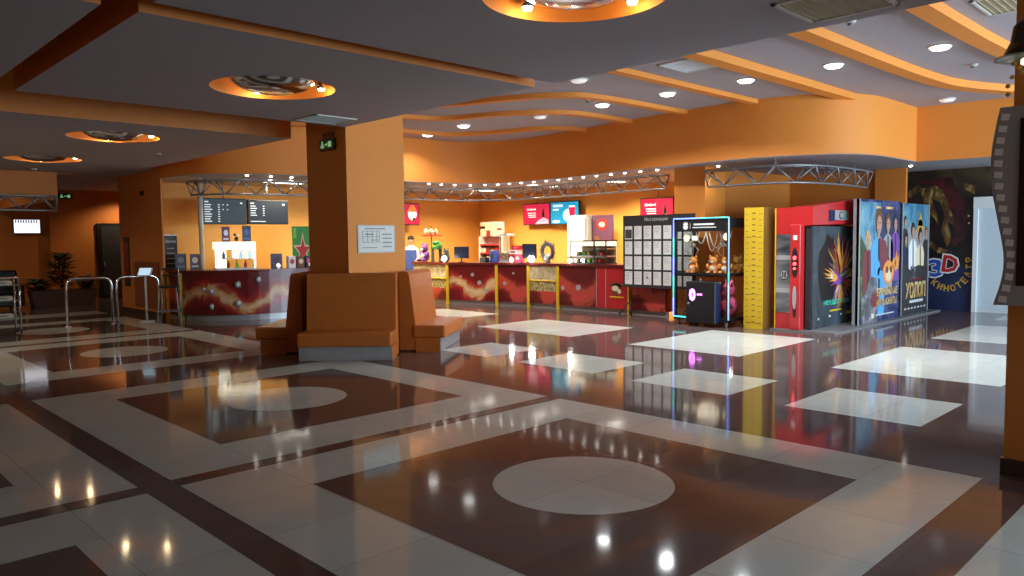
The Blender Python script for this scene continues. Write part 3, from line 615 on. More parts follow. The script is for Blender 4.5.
# ================================================================== SCREENS
def screen(name, label, loc, rz, w, h, art, group=None, cat='screen', tilt=0, drop=.42):
    t = thing(name, label, cat, loc, rz, group)
    q = B('black').rbox(-w/2, w/2, -.03, .04, -h/2, h/2, .01); q.build('casing', t)
    q = MB(); art(q, w-.05, h-.05); q.build('display', t)
    if drop: B('steel_tube').tube([(0, .02, h/2), (0, .02, h/2+drop)], .012).build('hanger_rod', t)
    return t
def art_menu(bg, rows):
    def f(q, w, h):
        q.m(bg).box(-w/2, w/2, -.034, -.028, -h/2, h/2); q.m('scr_text').box(-w/2+.04, -w/2+.13, -.037, -.034, h/2-.07, h/2-.045).box(w/2-.12, w/2-.07, -.037, -.034, h/2-.09, h/2-.06)
        for k in range(rows):
            z = h/2-.12-k*.052; L_ = random.uniform(.12, .2); q.box(-w/2+.04, -w/2+.04+L_, -.037, -.034, z-.012, z+.008)
            q.box(-w/2+.34, -w/2+.38, -.037, -.034, z-.012, z+.008)
            if rows > 7 and k in (0, 2): q.box(-w/2+.44, -w/2+.47, -.037, -.034, z-.012, z+.008).box(-w/2+.54, -w/2+.57, -.037, -.034, z-.012, z+.008)
        if rows < 7: q.box(-w/2+.04, -w/2+.4, -.037, -.034, -h/2+.03, -h/2+.05)
    return f
screen('menu_screen', 'wide dark menu screen beside the white pole, left one', (7.32, 16.6, 2.31), 0, 1.02, .58, art_menu('scr_slate', 8), 'menu screens over the left counter')
screen('menu_screen', 'wide dark menu screen nearest the pillar, right one', (8.36, 16.6, 2.31), 0, 1.0, .56, art_menu('scr_dark', 5), 'menu screens over the left counter')
def art_cola(q, w, h):
    q.m('scr_red').box(-w/2, w/2, -.034, -.028, -h/2, h/2)
    q.m('scr_white').text('Добрый', -.2*w, .24*h, .13*h, -.034, .36*w, bold=.02)
    for k in range(3): q.box(-.34*w+.02*k, -.02*w, -.037, -.034, .04*h-k*.1*h, .075*h-k*.1*h)
    q.m('brown').box(.24*w, .30*w, -.037, -.034, -.2*h, .22*h).prism([(.2*w, -.3*h), (.34*w, -.3*h), (.32*w, 0), (.29*w, .1*h), (.25*w, .1*h), (.22*w, 0)], -.037, -.034)
    q.m('scr_pink').prism([(-.05*w, -.5*h), (.48*w, -.5*h), (.46*w, -.3*h), (.3*w, -.18*h), (.1*w, -.3*h)], -.038, -.036).ell(.28*w, -.28*h, .1*w, .09*h, -.038, -.036)
def art_blue(q, w, h):
    q.m('scr_blue').box(-w/2, w/2, -.034, -.028, -h/2, h/2)
    q.m('scr_pale').box(-.42*w, -.05*w, -.037, -.034, .28*h, .4*h).box(-.42*w, -.2*w, -.037, -.034, .12*h, .2*h).ell(.15*w, -.12*h, .2*w, .3*h, -.036, -.034).ell(-.3*w, -.4*h, .14*w, .07*h, -.037, -.034)
    q.m('scr_red').prism([(.2*w, -.25*h), (.36*w, -.25*h), (.4*w, .25*h), (.16*w, .25*h)], -.039, -.036); q.m('scr_white').box(.18*w, .38*w, -.041, -.036, .25*h, .32*h)
def art_promo(q, w, h):
    q.m('scr_red').box(-w/2, w/2, -.034, -.028, -h/2, h/2); q.m('black').box(-w/2, -.05*w, -.036, -.034, 0, h/2)
    q.m('scr_white').ell(.24*w, .02*h, .17*w, .32*h, -.037, -.035).ell(-.25*w, .05*h, .1*w, .07*h, -.037, -.035); q.m('scr_orange').prism([(.04*w, .12*h), (.44*w, .12*h), (.3*w, .45*h), (.2*w, .45*h)], -.039, -.036)
    q.m('brown').ell(.3*w, -.25*h, .06*w, .1*h, -.039, -.036)
screen('promo_screen', 'red screen with white bear-like figure, just right of the pillar', (13.0, 17.55, 2.37), 0, .95, .62, art_promo)
screen('promo_screen', 'red drink screen left of the blue one', (15.9, 15.16, 2.34), FX, 1.06, .62, art_cola, 'advert screens on the booth wall')
screen('promo_screen', 'blue drink screen with red cup', (15.85, 14.04, 2.34), FX, 1.06, .64, art_blue, 'advert screens on the booth wall')
screen('promo_screen', 'red drink screen partly hidden above the notice board', (15.95, 11.06, 2.31), FX, 1.0, .62, art_cola, 'advert screens on the booth wall')
def art_bright(q, w, h):
    q.m('scr_bright').box(-w/2, w/2, -.034, -.028, -h/2, h/2); q.m('scr_dark')
    for k in range(9): q.box(-w/2+.03+k*(w-.06)/9, -w/2+.06+k*(w-.06)/9, -.037, -.034, h/2-.09, h/2-.01)
screen('wall_screen', 'small glowing white screen on the dark far wall', (5.3, 24.96, 2.14), 0, .68, .42, art_bright, drop=0)
# ================================================================== LEFT COUNTER ITEMS
tag(B('offwhite').lathe([(.05, 0), (.05, 3.0)], 6.72, 16.4, 14).build('support_pole'), 'white round pole left of the menu screens', 'pole')
t = thing('display_case', 'glowing white glass display case on the left counter', 'display case', (7.04, 15.6, 1.05), radians(-12))
q = B('lit_cream').box(-.36, .44, -.15, .2, .42, .58); q.build('light_box', t); B('white').box(-.36, .44, -.15, .2, 0, .03).build('base', t)
q = B('lit_white'); q.box(-.36, -.32, -.15, -.11, .03, .42).box(.40, .44, -.15, -.11, .03, .42); q.build('lit_post', t)
B('lit_cream').box(-.32, -.1, .16, .2, .03, .42).build('back_panel', t)
B('offwhite').box(-.32, .40, -.12, .16, .22, .235).build('shelf', t); B('glass').box(-.35, .43, -.148, -.142, .03, .42).build('glass_front', t)
tm = ['blue', 'red', 'white', 'lime', 'navy', 'pink', 'sky_blue', 'yellow']
for k in range(8):
    x = -.26+.088*k; z = .235 if k % 2 == 0 else .03
    b = B(tm[k]).lathe([(.03, 0), (.035, .08), (.015, .12), (.02, .15)], n=10).build('souvenir_bottle', None, (7.12+x*cos(.21), 15.6-x*sin(.21)*1.0, 1.05+z)); tag(b, '%s souvenir on the %s shelf of the glowing case' % (['blue', 'red', 'white', 'green', 'navy', 'pink', 'pale blue', 'yellow'][k], 'upper' if k % 2 == 0 else 'lower'), 'souvenir', 'souvenirs in the glowing case')
def box_item(name, label, cat, loc, rz, w, d, h, m1, m2, group=None):
    t = thing(name, label, cat, loc, rz, group); B(m1).rbox(-w/2, w/2, -d/2, d/2, 0, h, .008).build('carton', t)
    B(m2).ell(0, h*.55, w*.3, h*.22, -d/2-.003, -d/2).build('print', t); return t
def sign_card(name, label, loc, rz, w, h, m1, m2, group=None):
    t = thing(name, label, 'card', loc, rz, group)
    q = B(m1).box(-w/2, w/2, -.006, .006, 0, h); q.build('card', t)
    q = B(m2).ell(0, h*.6, w*.3, h*.2, -.009, -.006).box(-w*.35, w*.35, -.009, -.006, h*.15, h*.25); q.build('print', t)
    B('grey').box(-w*.3, w*.3, 0, .08, 0, .01).build('foot', t); return t
sign_card('promo_card', 'dim pink card standing on top of the glowing case', (6.92, 15.64, 1.63), 0, .17, .32, 'plum', 'maroon'); sign_card('promo_card', 'deep blue card standing on top of the glowing case', (7.34, 15.56, 1.63), 0, .19, .34, 'navy', 'blue')
sign_card('promo_card', 'purple and blue card beside the glowing case', (7.82, 15.2, 1.05), 0, .26, .32, 'slate_blue', 'plum'); sign_card('promo_card', 'poster card by the white pole, left one', (6.32, 16.55, 1.05), radians(-10), .22, .34, 'slate_blue', 'grey')
sign_card('promo_card', 'poster card by the white pole, right one', (6.56, 16.4, 1.05), radians(-10), .2, .33, 'slate_blue', 'offwhite')
t = thing('toy_figure', 'small black and white figure between the cards on the glowing case', 'toy', (7.13, 15.6, 1.63)); B('black').ball((0, 0, .06), .05, .04, .06, 1).ball((-.03, 0, .15), .035, .03, .035, 1).build('body', t); B('white').ball((.02, -.03, .14), .03, .02, .03, 1).build('face', t)
for k, (x, y, m1, m2) in enumerate([(8.13, 15.15, 'white', 'red'), (8.34, 15.15, 'brown', 'cream'), (8.54, 15.15, 'navy', 'pink'), (8.72, 15.15, 'charcoal', 'orange_toy')]):
    box_item('snack_box', ['white and red snack box behind the left counter edge', 'brown snack box next to the white and red one', 'navy snack box second from the green banner', 'charcoal snack box closest to the green banner'][k], 'box', (x, y, 1.05), 0, .17, .12, .26, m1, m2, 'snack boxes on the left counter')
for k, (x, y) in enumerate([(7.75, 14.98), (8.5, 14.95)]):
    t = thing('counter_lamp', ['small glowing lamp on the bowed counter, left one', 'small glowing lamp on the bowed counter, nearer the pillar'][k], 'lamp', (x, y, 1.05), 0); B('white').lathe([(.04, 0), (.03, .01), (.01, .03)], n=12).build('base', t); B('lit_white').ball((0, 0, .07), .05, sub=1).build('bulb', t)
t = thing('green_banner', 'tall green banner with a red star behind the left counter', 'banner', (9.06, 16.3, 0), 0)
q = B('green').box(-.26, .26, -.01, .01, .9, 1.98); q.m('lime').box(-.24, -.16, -.013, -.01, 1.7, 1.95)
def star(q, cx, cz, r, y0, y1, sx=1, sz=1):
    q.prism([(cx+sx*(r if k % 2 == 0 else r*.4)*sin(k*pi/5), cz+sz*(r if k % 2 == 0 else r*.4)*cos(k*pi/5)) for k in range(10)], y0, y1)
q.m('cream'); star(q, .0, 1.4, .26, -.014, -.01, 1, 1.7); q.m('red'); star(q, .0, 1.4, .2, -.018, -.012, 1, 1.6); q.build('print', t)
B('black').box(.26, .3, -.02, .02, 0, 2.0).box(-.28, .3, -.02, .02, .86, .9).build('frame', t); B('black').box(-.2, .2, -.15, .15, 0, .03).box(-.02, .02, -.02, .02, 0, .9).build('foot', t)
# ================================================================== STAFF MEMBER
def person(loc, rz):
    t = thing('person', 'person in white top and blue apron behind the counter, half hidden by the pillar', 'person', loc, rz)
    me = bpy.data.meshes.new('body'); J = {}
    V = [(0, 0, .95), (0, 0, 1.15), (0, .01, 1.38), (0, 0, 1.47), (0, -.01, 1.54), (0, -.015, 1.62), (0, -.01, 1.70),
         (-.17, 0, 1.40), (-.22, -.02, 1.14), (-.18, -.22, 1.08), (-.17, -.28, 1.07), (.17, 0, 1.40), (.22, -.02, 1.14), (.18, -.22, 1.08), (.17, -.28, 1.07),
         (-.09, 0, .9), (-.1, -.01, .48), (-.1, .02, .08), (-.1, -.12, .03), (.09, 0, .9), (.1, -.01, .48), (.1, .02, .08), (.1, -.12, .03)]
    E = [(0, 1), (1, 2), (2, 3), (3, 4), (4, 5), (5, 6), (2, 7), (7, 8), (8, 9), (9, 10), (2, 11), (11, 12), (12, 13), (13, 14), (0, 15), (15, 16), (16, 17), (17, 18), (0, 19), (19, 20), (20, 21), (21, 22)]
    Rr = [.14, .125, .13, .055, .075, .088, .07, .055, .043, .032, .03, .055, .043, .032, .03, .085, .06, .045, .04, .085, .06, .045, .04]
    me.from_pydata(V, E, []); o = bpy.data.objects.new('body', me); COL.objects.link(o); o.parent = t
    sk = o.modifiers.new('skin', 'SKIN'); sk.use_smooth_shade = True
    for v, r in zip(me.skin_vertices[0].data, Rr): v.radius = (r, r*.85)
    me.skin_vertices[0].data[0].use_root = True
    sb = o.modifiers.new('sub', 'SUBSURF'); sb.levels = 1; sb.render_levels = 1
    bpy.context.view_layer.update(); ev = o.evaluated_get(bpy.context.evaluated_depsgraph_get()); nm = bpy.data.meshes.new_from_object(ev)
    o.modifiers.clear(); o.data = nm
    for n_ in ('shirt', 'skin', 'navy'): nm.materials.append(MATS[n_])
    for p in nm.polygons:
        c = p.center; p.use_smooth = True
        p.material_index = 1 if (c.z > 1.47 or (c.y < -.2 and c.z > 1.0)) else (2 if c.z < .98 else 0)
    h = B('hair').ball((0, .02, 1.68), .098, .105, .085, 2).ball((0, .06, 1.60), .085, .06, .09, 2); h.build('hair', t)
    f = B('skin').ball((0, -.098, 1.60), .014, .018, .02, 1).ball((-.088, 0, 1.60), .012, .02, .028, 1).ball((.088, 0, 1.60), .012, .02, .028, 1); f.build('nose_and_ears', t)
    f = B('hair').ball((-.032, -.083, 1.625), .010, .006, .006, 1).ball((.032, -.083, 1.625), .010, .006, .006, 1); f.m('red').box(-.02, .02, -.088, -.08, 1.553, 1.56); f.build('eyes_and_mouth', t)
    a = B('apron'); a.smooth = True
    ring = [(.17*sin(k), -.14*cos(k)) for k in [(-1.25+.25*j) for j in range(11)]]
    vs = [(x*s_, y*s_-.0, z) for z, s_ in ((.6, 1.08), (.95, 1.02), (1.15, .98), (1.36, .98)) for x, y in ring]
    a.add(vs, [(j*11+i, j*11+i+1, (j+1)*11+i+1, (j+1)*11+i) for j in range(3) for i in range(10)]); a.build('apron', t)
    for s_ in (-1, 1):
        q = B('skin')
        for k in range(4): x = s_*.17+(-.021+.014*k); q.tube([(x, -.29, 1.065), (x, -.33, 1.062-.003*k), (x+.001, -.355+abs(k-1.5)*.006, 1.052)], [.008, .0075, .006], 6)
        q.tube([(s_*(.17-.028), -.27, 1.068), (s_*(.17-.045), -.30, 1.062), (s_*(.17-.048), -.325, 1.056)], [.009, .008, .007], 6).ball((s_*.17, -.285, 1.066), .03, .03, .014, 1); q.build('fingers', t)
    return t
person((12.72, 16.95, 0), radians(-45))
# ================================================================== RIGHT COUNTER ITEMS  (y falls from left to right)
def monitor(label, loc, rz, w=.34, h=.28):
    t = thing('register_monitor', label, 'monitor', loc, rz, 'cash register monitors'); B('black').lathe([(.09, 0), (.09, .015), (.02, .03), (.02, .12)], n=14).build('stand', t)
    B('black').rbox(-w/2, w/2, -.02, .03, .1, .1+h, .01).build('casing', t); B('scr_reg').box(-w/2+.02, w/2-.02, -.024, -.018, .12, .08+h).build('display', t)
monitor('black register monitor left of the snack cabinet', (12.75, 14.85, 1.05), FX+.35, .42, .30); monitor('black register monitor right of the pink cartons', (13.3, 12.95, 1.05), FX+.1, .42, .36)
box_item('card_terminal', 'small black box right of the left register monitor', 'box', (12.95, 14.2, 1.05), FX, .22, .15, .12, 'black', 'charcoal')
box_item('snack_box', 'blue standing packet in front of the snack cabinet', 'box', (13.05, 13.95, 1.05), FX, .2, .12, .3, 'blue', 'navy')
# tall snack cabinet
t = thing('snack_cabinet', 'tall white snack cabinet with red shelves against the booth wall', 'cabinet', (15.35, 16.55, 0), FX+.25)
B('white').box(-.42, -.38, 0, .4, 0, 1.72).box(.38, .42, 0, .4, 0, 1.72).build('side_panel', t); B('offwhite').box(-.38, .38, .37, .4, 0, 1.72).build('back_panel', t)
q = B('red')
for k in range(5): q.box(-.38, .38, 0, .37, .45+.25*k, .49+.25*k)
q.build('shelf', t)
q = B('offwhite').box(-.42, .42, .1, .14, 1.72, 2.15); q.m('cream').box(-.39, .39, .09, .1, 1.75, 2.12); q.m('red').box(-.2, -.06, .08, .09, 1.74, 1.9).box(.18, .34, .08, .09, 1.9, 1.96); q.m('black').box(-.42, -.25, .08, .09, 1.95, 2.02); q.build('header_board', t)
k = 0
for r_i in range(4):
    for c_i in range(5):
        mm = ['brown', 'red', 'charcoal', 'cream', 'maroon'][(c_i+r_i) % 5]; lx = -.29+.145*c_i; a = FX+.25
        wx, wy = 15.35+lx*cos(a)-.12*sin(a), 16.55+lx*sin(a)+.12*cos(a)
        o = B(mm).rbox(-.06, .06, -.04, .04, 0, .15, .008).build('snack_packet', None, (wx, wy, .49+.25*r_i), a)
        tag(o, '%s snack packet on the %s shelf of the tall cabinet' % ({'brown': 'brown', 'red': 'red', 'charcoal': 'black', 'cream': 'cream', 'maroon': 'dark red'}[mm], ['lowest', 'second', 'third', 'top'][r_i]), 'packet', 'packets in the tall snack cabinet')
t = thing('popcorn_box', 'tall clear glass popcorn box with white rim', 'glass case', (13.3, 13.75, 1.05), FX); B('offwhite').box(-.15, .15, -.12, .12, .66, .72).box(-.15, .15, -.12, .12, 0, .05).build('rim', t)
B('alu').box(-.15, -.13, -.12, -.1, .05, .66).box(.13, .15, -.12, -.1, .05, .66).build('corner_post', t); B('glass').box(-.148, .148, -.118, .118, .05, .66).build('glass_body', t); B('popcorn').rbox(-.12, .12, -.09, .09, .055, .25, .03).build('popcorn', t)
for k, (x, y, z, m1, m2, lab) in enumerate([(13.3, 13.52, 1.05, 'red', 'white', 'red and white carton lowest in the pink stack'), (13.3, 13.3, 1.05, 'pink', 'white', 'pink carton lowest in the stack, beside the monitor'), (13.3, 13.45, 1.25, 'white', 'red', 'white carton in the middle of the pink stack'), (13.3, 13.35, 1.36, 'red', 'pink', 'red carton topmost of the stack')]):
    box_item('snack_carton', lab, 'carton', (x, y, z), FX, .2 if k < 2 else .3, .15, .2 if k < 2 else .11, m1, m2, 'red and pink cartons by the monitor')
t = thing('popcorn_wreath', 'dark round spiky wreath with silver bits on the counter', 'decoration', (13.3, 12.35, 1.05), FX)
q = B('charcoal')
for k in range(26):
    a = 2*pi*k/26; r0, r1 = .17, random.uniform(.24, .3); q.tube([(r0*cos(a), 0, .28+r0*sin(a)), (r1*cos(a+.1), random.uniform(-.05, .05), .28+min(r1*sin(a+.1), .3))], [.03, .006], 5)
q.build('spikes', t); q = B('dark_grey'); q.tube([(.17*cos(a), 0, .28+.17*sin(a)) for a in [2*pi*k/24 for k in range(25)]], .05, 8).build('ring', t)
B('silver').lathe([(.07, 0), (.09, .12), (.05, .22)], n=12).build('silver_cup', t)
# tall white cooler + purple panel
t = thing('drinks_cooler', 'tall glowing white drinks cooler behind the display case', 'cooler', (15.3, 13.12, 0), FX)
B('silver').rbox(-.34, .33, -.05, .5, 0, 2.24, .08).build('cabinet', t); B('lit_white').rbox(-.30, .28, -.07, -.045, 1.15, 2.16, .06).build('lit_door', t)
B('red').text('Добрый', -.02, 1.88, .09, -.072, .4).build('lettering', t)
t = thing('purple_sign', 'dark purple panel with round red logo beside the cooler', 'sign', (15.45, 12.42, 0), FX); B('plum').box(-.34, .34, 0, .05, 1.3, 2.22).build('board', t); B('black').box(-.3, -.26, 0, .05, 0, 1.3).box(.26, .3, 0, .05, 0, 1.3).build('leg', t)
q = B('red').ell(0, 1.98, .17, .15, -.006, 0); q.m('cream').ell(0, 1.98, .10, .07, -.01, -.005); q.m('red').box(0, .3, -.006, 0, 1.38, 1.58); q.m('white').box(.1, .2, -.01, -.005, 1.45, 1.52); q.m('brown').ell(-.18, 1.55, .12, .14, -.006, 0); q.build('print', t)
t = thing('glass_display_case', 'glass pastry case with lit shelves on the red counter', 'display case', (13.15, 10.98, 1.05), FX)
B('black').box(-.52, -.5, 0, .02, 0, .52).box(.5, .52, 0, .02, 0, .52).box(.16, .19, 0, .02, 0, .52).box(-.52, .52, 0, .4, .50, .53).box(-.52, .52, 0, .4, 0, .02).build('frame', t)
B('lit_cream').box(-.49, .16, .38, .40, .40, .50).box(.19, .49, .38, .4, .40, .5).build('light_strip', t); B('cream').box(-.5, .5, .385, .4, .02, .40).build('back_panel', t); B('alu').box(-.5, .5, .03, .37, .17, .18).box(-.5, .5, .03, .37, .33, .34).build('shelf', t)
B('glass').box(-.5, .5, .002, .008, .02, .5).build('glass_front', t)
for k in range(10):
    lx = -.42+.16*(k % 5); z = .18 if k < 5 else .02; mm = ['cream', 'brown', 'lime', 'red', 'gold'][(k*2) % 5 if k < 5 else (k*3+1) % 5]
    o = B(mm).rbox(-.05, .05, -.06, .06, 0, .09, .02).build('pastry', None, (13.15+.2, 10.98-lx, 1.05+z), FX)
    tag(o, '%s pastry on the %s shelf of the glass case' % ({'cream': 'pale', 'brown': 'brown', 'lime': 'green', 'red': 'red', 'gold': 'golden'}[mm], 'middle' if k < 5 else 'bottom'), 'pastry', 'pastries in the glass case')
LP = [(12.42, 15.15, 'glaring white lamp on the counter nearest the right bench'), (12.95, 13.22, 'glaring lamp in front of the pink cartons'), (13.02, 12.62, 'large glaring lamp on the front edge below the spiky wreath'), (13.05, 11.42, 'glaring lamp at the left foot of the glass pastry case')]
for k, (x, y, lab) in enumerate(LP):
    t = thing('counter_lamp', lab, 'lamp', (x, y, 1.05)); B('black').lathe([(.04, 0), (.035, .01), (.008, .02), (.008, .03)], n=12).build('base', t); B('spot_white').ball((0, 0, .10 if k in (0, 2) else .07), .085 if k == 2 else (.07 if k == 0 else .05), sub=2).build('bulb', t)
    point('counter_lamp_light', (x-.12, y-.1, 1.12), 5, NEUT, .05)
# left end goods
t = thing('basket_stand', 'red wire shelf stand with white bags, right of the pillar', 'shelf stand', (12.85, 16.2, 1.05)); B('black').tube([(0, 0, 0), (0, 0, .95)], .012).build('pole', t); B('red').rbox(-.26, .26, -.12, .12, .68, .71, .008).build('tray', t)
for k in range(3):
    o = B('cream').ball((0, 0, .09), .075, .06, .1, 1).build('snack_bag', None, (12.68+.16*k, 16.2, 1.76)); tag(o, 'pale snack bag on the red tray, %s' % ['left', 'middle', 'right'][k], 'bag', 'pale bags on the red tray')
def plush(label, loc, m1, m2, s=1.0, rz=0, group=None, legs=True):
    t = thing('plush_toy', label, 'plush toy', loc, rz, group); q = B(m1).ball((0, 0, .10*s), .09*s, .08*s, .10*s, 2).ball((0, -.01*s, .24*s), .075*s, .07*s, .07*s, 2).ball((-.06*s, 0, .31*s), .025*s, .015*s, .03*s, 1).ball((.06*s, 0, .31*s), .025*s, .015*s, .03*s, 1)
    q.ball((-.10*s, -.02*s, .14*s), .03*s, .03*s, .06*s, 1).ball((.10*s, -.02*s, .14*s), .03*s, .03*s, .06*s, 1)
    if legs: q.ball((-.06*s, -.09*s, .035*s), .035*s, .06*s, .035*s, 1).ball((.06*s, -.09*s, .035*s), .035*s, .06*s, .035*s, 1)
    q.build('body', t); B(m2).ball((0, -.07*s, .22*s), .035*s, .025*s, .028*s, 1).ball((0, -.06*s, .1*s), .055*s, .03*s, .06*s, 1).build('muzzle_and_belly', t)
    B('black').ball((-.028*s, -.075*s, .26*s), .009*s, sub=1).ball((.028*s, -.075*s, .26*s), .009*s, sub=1).build('eyes', t); return t
t = thing('toy_bouquet', 'bunch of green foil bags on a clear stand', 'bags', (12.55, 15.62, 1.05)); q = B('green')
for k in range(7): q.ball((random.uniform(-.15, .15), random.uniform(-.08, .08), .42+random.uniform(-.05, .08)), .08, .07, .06, 1)
q.build('bags', t); B('dark_grey').box(-.14, -.11, -.05, .05, 0, .36).box(.11, .14, -.05, .05, 0, .36).box(-.14, .14, -.05, .05, .33, .36).build('stand', t)
plush('purple plush toy beside the person behind the counter', (12.55, 16.1, 1.05), 'purple', 'white', 1.5, FX); plush('grey plush toy right of the green foil bags', (12.62, 15.3, 1.05), 'dark_grey', 'silver', 1.1, FX)
# ================================================================== NOTICE BOARD
t = thing('notice_board', 'black notice board full of white sheets on a tripod', 'notice board', (12.79, 9.72, 0), FX)
Wb = 1.70
q = B('charcoal').box(0, Wb, 0, .04, .6, 2.08); q.build('panel', t)
q = B('offwhite').text('Информация', .82, 1.985, .085, -.001, .55, .004); q.build('lettering', t)
q = B('silver')
for i in range(7):
    for j in range(4):
        x = .05+.237*i; z = .66+.31*j; o_ = B('paper').box(x, x+.185, -.006, 0, z, z+.27)
        o_.m('grey')
        for l_ in range(random.randint(3, 7)): zz = z+.24-.03*l_; o_.box(x+.02, x+.02+random.uniform(.08, .14), -.007, -.006, zz-.004, zz+.002)
        if i == 0 and j == 3: o_.m('dark_grey').box(x+.01, x+.175, -.008, -.006, z+.02, z+.2)
        if (i, j) == (2, 0): o_.m('brown').ell(x+.09, z+.15, .02, .02, -.008, -.006)
        o_.build('notice_sheet', t)
for x in (.12, Wb-.12):
    q = B('black').tube([(x, .06, 0.02), (x, .06, 2.0)], .015).tube([(x, .06, .3), (x-.16, -.1, .01)], .012).tube([(x, .06, .3), (x+.16, -.1, .01)], .012).tube([(x, .06, .3), (x, .14, .01)], .012); q.build('tripod_leg', t)
# ================================================================== CLAW MACHINE
cx0, cyL = 12.1, 8.02; wC, dC = 1.14, .70
t = thing('claw_machine', 'glass claw machine with glowing blue edge and black coin box', 'claw machine', (cx0, cyL, 0), FX)
q = B('black')
for x in (0, wC-.05):
    for y in (0, dC-.05): q.box(x, x+.05, y, y+.05, .1, 1.95)
q.box(0, wC, 0, dC, .1, .16).box(0, wC, 0, dC, 1.90, 1.95); q.build('frame', t)
B('black').box(.04, wC-.04, .005, .06, 1.72, 1.92).box(wC-.05, wC-.005, .05, dC-.05, 1.78, 1.92).build('header', t)
B('black').box(0, wC, .0, .04, .93, .97).box(wC-.04, wC, 0, dC, .93, .97).box(0, .04, 0, dC, .93, .97).build('mid_rail', t); B('charcoal').box(.04, wC-.04, .04, dC-.03, .90, .93).build('toy_floor', t)
q = B('white'); q.text('МИШКИ', 0.62, 1.84, .045, .004, .42).box(.42, .95, -.001, .005, 1.785, 1.795) if False else q.box(.42, .84, 0, .005, 1.835, 1.865).box(.40, .88, 0, .005, 1.785, 1.8)
q.ell(.25, 1.80, .05, .045, 0, .005).prism([(.20, 1.84), (.22, 1.9), (.235, 1.85), (.25, 1.91), (.265, 1.85), (.28, 1.9), (.30, 1.84)], 0, .005).box(.345, .35, 0, .005, 1.77, 1.88); q.build('logo', t)
q = B('led_blue').tube([(0, -.01, .15), (0, -.01, .5)], .014).tube([(0, -.01, .9), (0, -.01, 1.25)], .014).tube([(0, -.01, 1.6), (0, -.01, 1.96), (wC*.5, -.01, 1.96)], .014).tube([(wC, -.01, 1.96), (wC, -.01, 1.0)], .012).tube([(wC, -.01, .8), (wC, -.01, .14)], .014).tube([(wC*.35, -.01, .14), (wC*.7, -.01, .14)], .01)
q.m('led_cyan').tube([(0, -.01, .5), (0, -.01, .9)], .014).tube([(0, -.01, 1.25), (0, -.01, 1.6)], .014).tube([(wC*.5, -.01, 1.96), (wC, -.01, 1.96)], .012).tube([(0, -.01, .15), (wC*.35, -.01, .14)], .014).tube([(wC, -.01, 1.0), (wC, -.01, .8)], .012); q.build('led_strip', t)
B('glass').box(.05, wC-.05, .012, .018, .97, 1.72).box(wC-.012, wC-.006, .05, dC-.05, .16, 1.78).box(.006, .012, .05, dC-.05, .16, 1.78).box(.05, wC-.05, .012, .018, .16, .93).build('glass_panel', t)
q = B('black').rbox(.36, .96, -.16, .05, .06, .82, .02); q.m('navy').box(.955, .964, -.13, .03, .1, .78); bx = q.build('coin_box', t)
q = B('led_purple').text('0', .50, .58, .23, -.16, .13, .006, bold=.05).box(.60, .70, -.168, -.16, .575, .60).build('digit_display', bx)
q = B('silver').ball((.62, -.08, .85), .02, sub=1).tube([(.62, -.08, .80), (.62, -.08, .85)], .008).ell(.42, .42, .02, .02, -.17, -.16); q.build('joystick', bx)
q = B('white')
for a, b_, dp in ((.28, .5, .22), (.5, .74, .36), (.56, .86, .30), (.2, .36, .18), (.78, 1.02, .26)):
    q.tube([(a+(b_-a)*k/10, .3, 1.72-dp*(1-(2*k/10-1)**2)) for k in range(11)], .009, 6)
q.build('cables', t)
for x in (.22, .86):
    c_ = B('alu').tube([(x, .3, 1.72), (x, .3, 1.5)], .015); c_.lathe([(.05, 1.44), (.06, 1.5)], x, .3, 12); c_.build('crane_arm', t)
    q = B('alu')
    for k in range(3): a = 2*pi*k/3; q.tube([(x+.04*cos(a), .3+.04*sin(a), 1.46), (x+.12*cos(a), .3+.12*sin(a), 1.38), (x+.06*cos(a), .3+.06*sin(a), 1.28)], .009, 5)
    q.build('claw', t)
B('lit_cream').ell(.14, 1.60, .06, .06, .2, .22).box(.26, .36, .2, .22, 1.56, 1.64).ell(.98, 1.62, .07, .07, .2, .22).build('ceiling_lamp', t)
point('claw_interior_light', (cx0+.28, cyL-.57, 1.66), 3.5, (1, .9, .7), .2); point('claw_base_light', (cx0+.3, cyL-1.0, .84), 2.5, (1, .85, .8), .05)
for x in (.08, wC-.08):
    for y in (.06, dC-.06):
        B('grey').tube([(x-.012, y, .035), (x+.012, y, .035)], .035, 12).box(x-.02, x+.02, y-.02, y+.02, .05, .1).build('caster', t)
TO = [(.26, .28, 'orange_toy', 'cream', 'orange plush toy lying left inside the claw machine'), (.49, .46, 'brown', 'cream', 'brown plush toy inside the claw machine beside the orange one'), (.68, .26, 'orange_toy', 'cream', 'orange plush toy in the middle of the claw machine'), (.90, .32, 'orange_toy', 'white', 'orange and white plush toy in the claw machine corner'), (1.0, .56, 'gold', 'orange_toy', 'golden plush toy at the right rear of the claw machine')]
for lx, ly, m1, m2, lab in TO: plush(lab, (cx0+ly+(.08 if m1 == 'brown' else 0), cyL-lx, .93), m1, m2, 1.05, FX+random.uniform(-.5, .5), 'plush toys in the claw machine')
plush('large pink plush toy in the lower right of the claw machine', (cx0+.36, cyL-.94, .16), 'pink', 'red', 2.0, FX-.6, legs=False); plush('pink plush toy resting lower left behind the large pink one', (cx0+.55, cyL-.65, .16), 'pink', 'cream', 1.3, FX, legs=False)
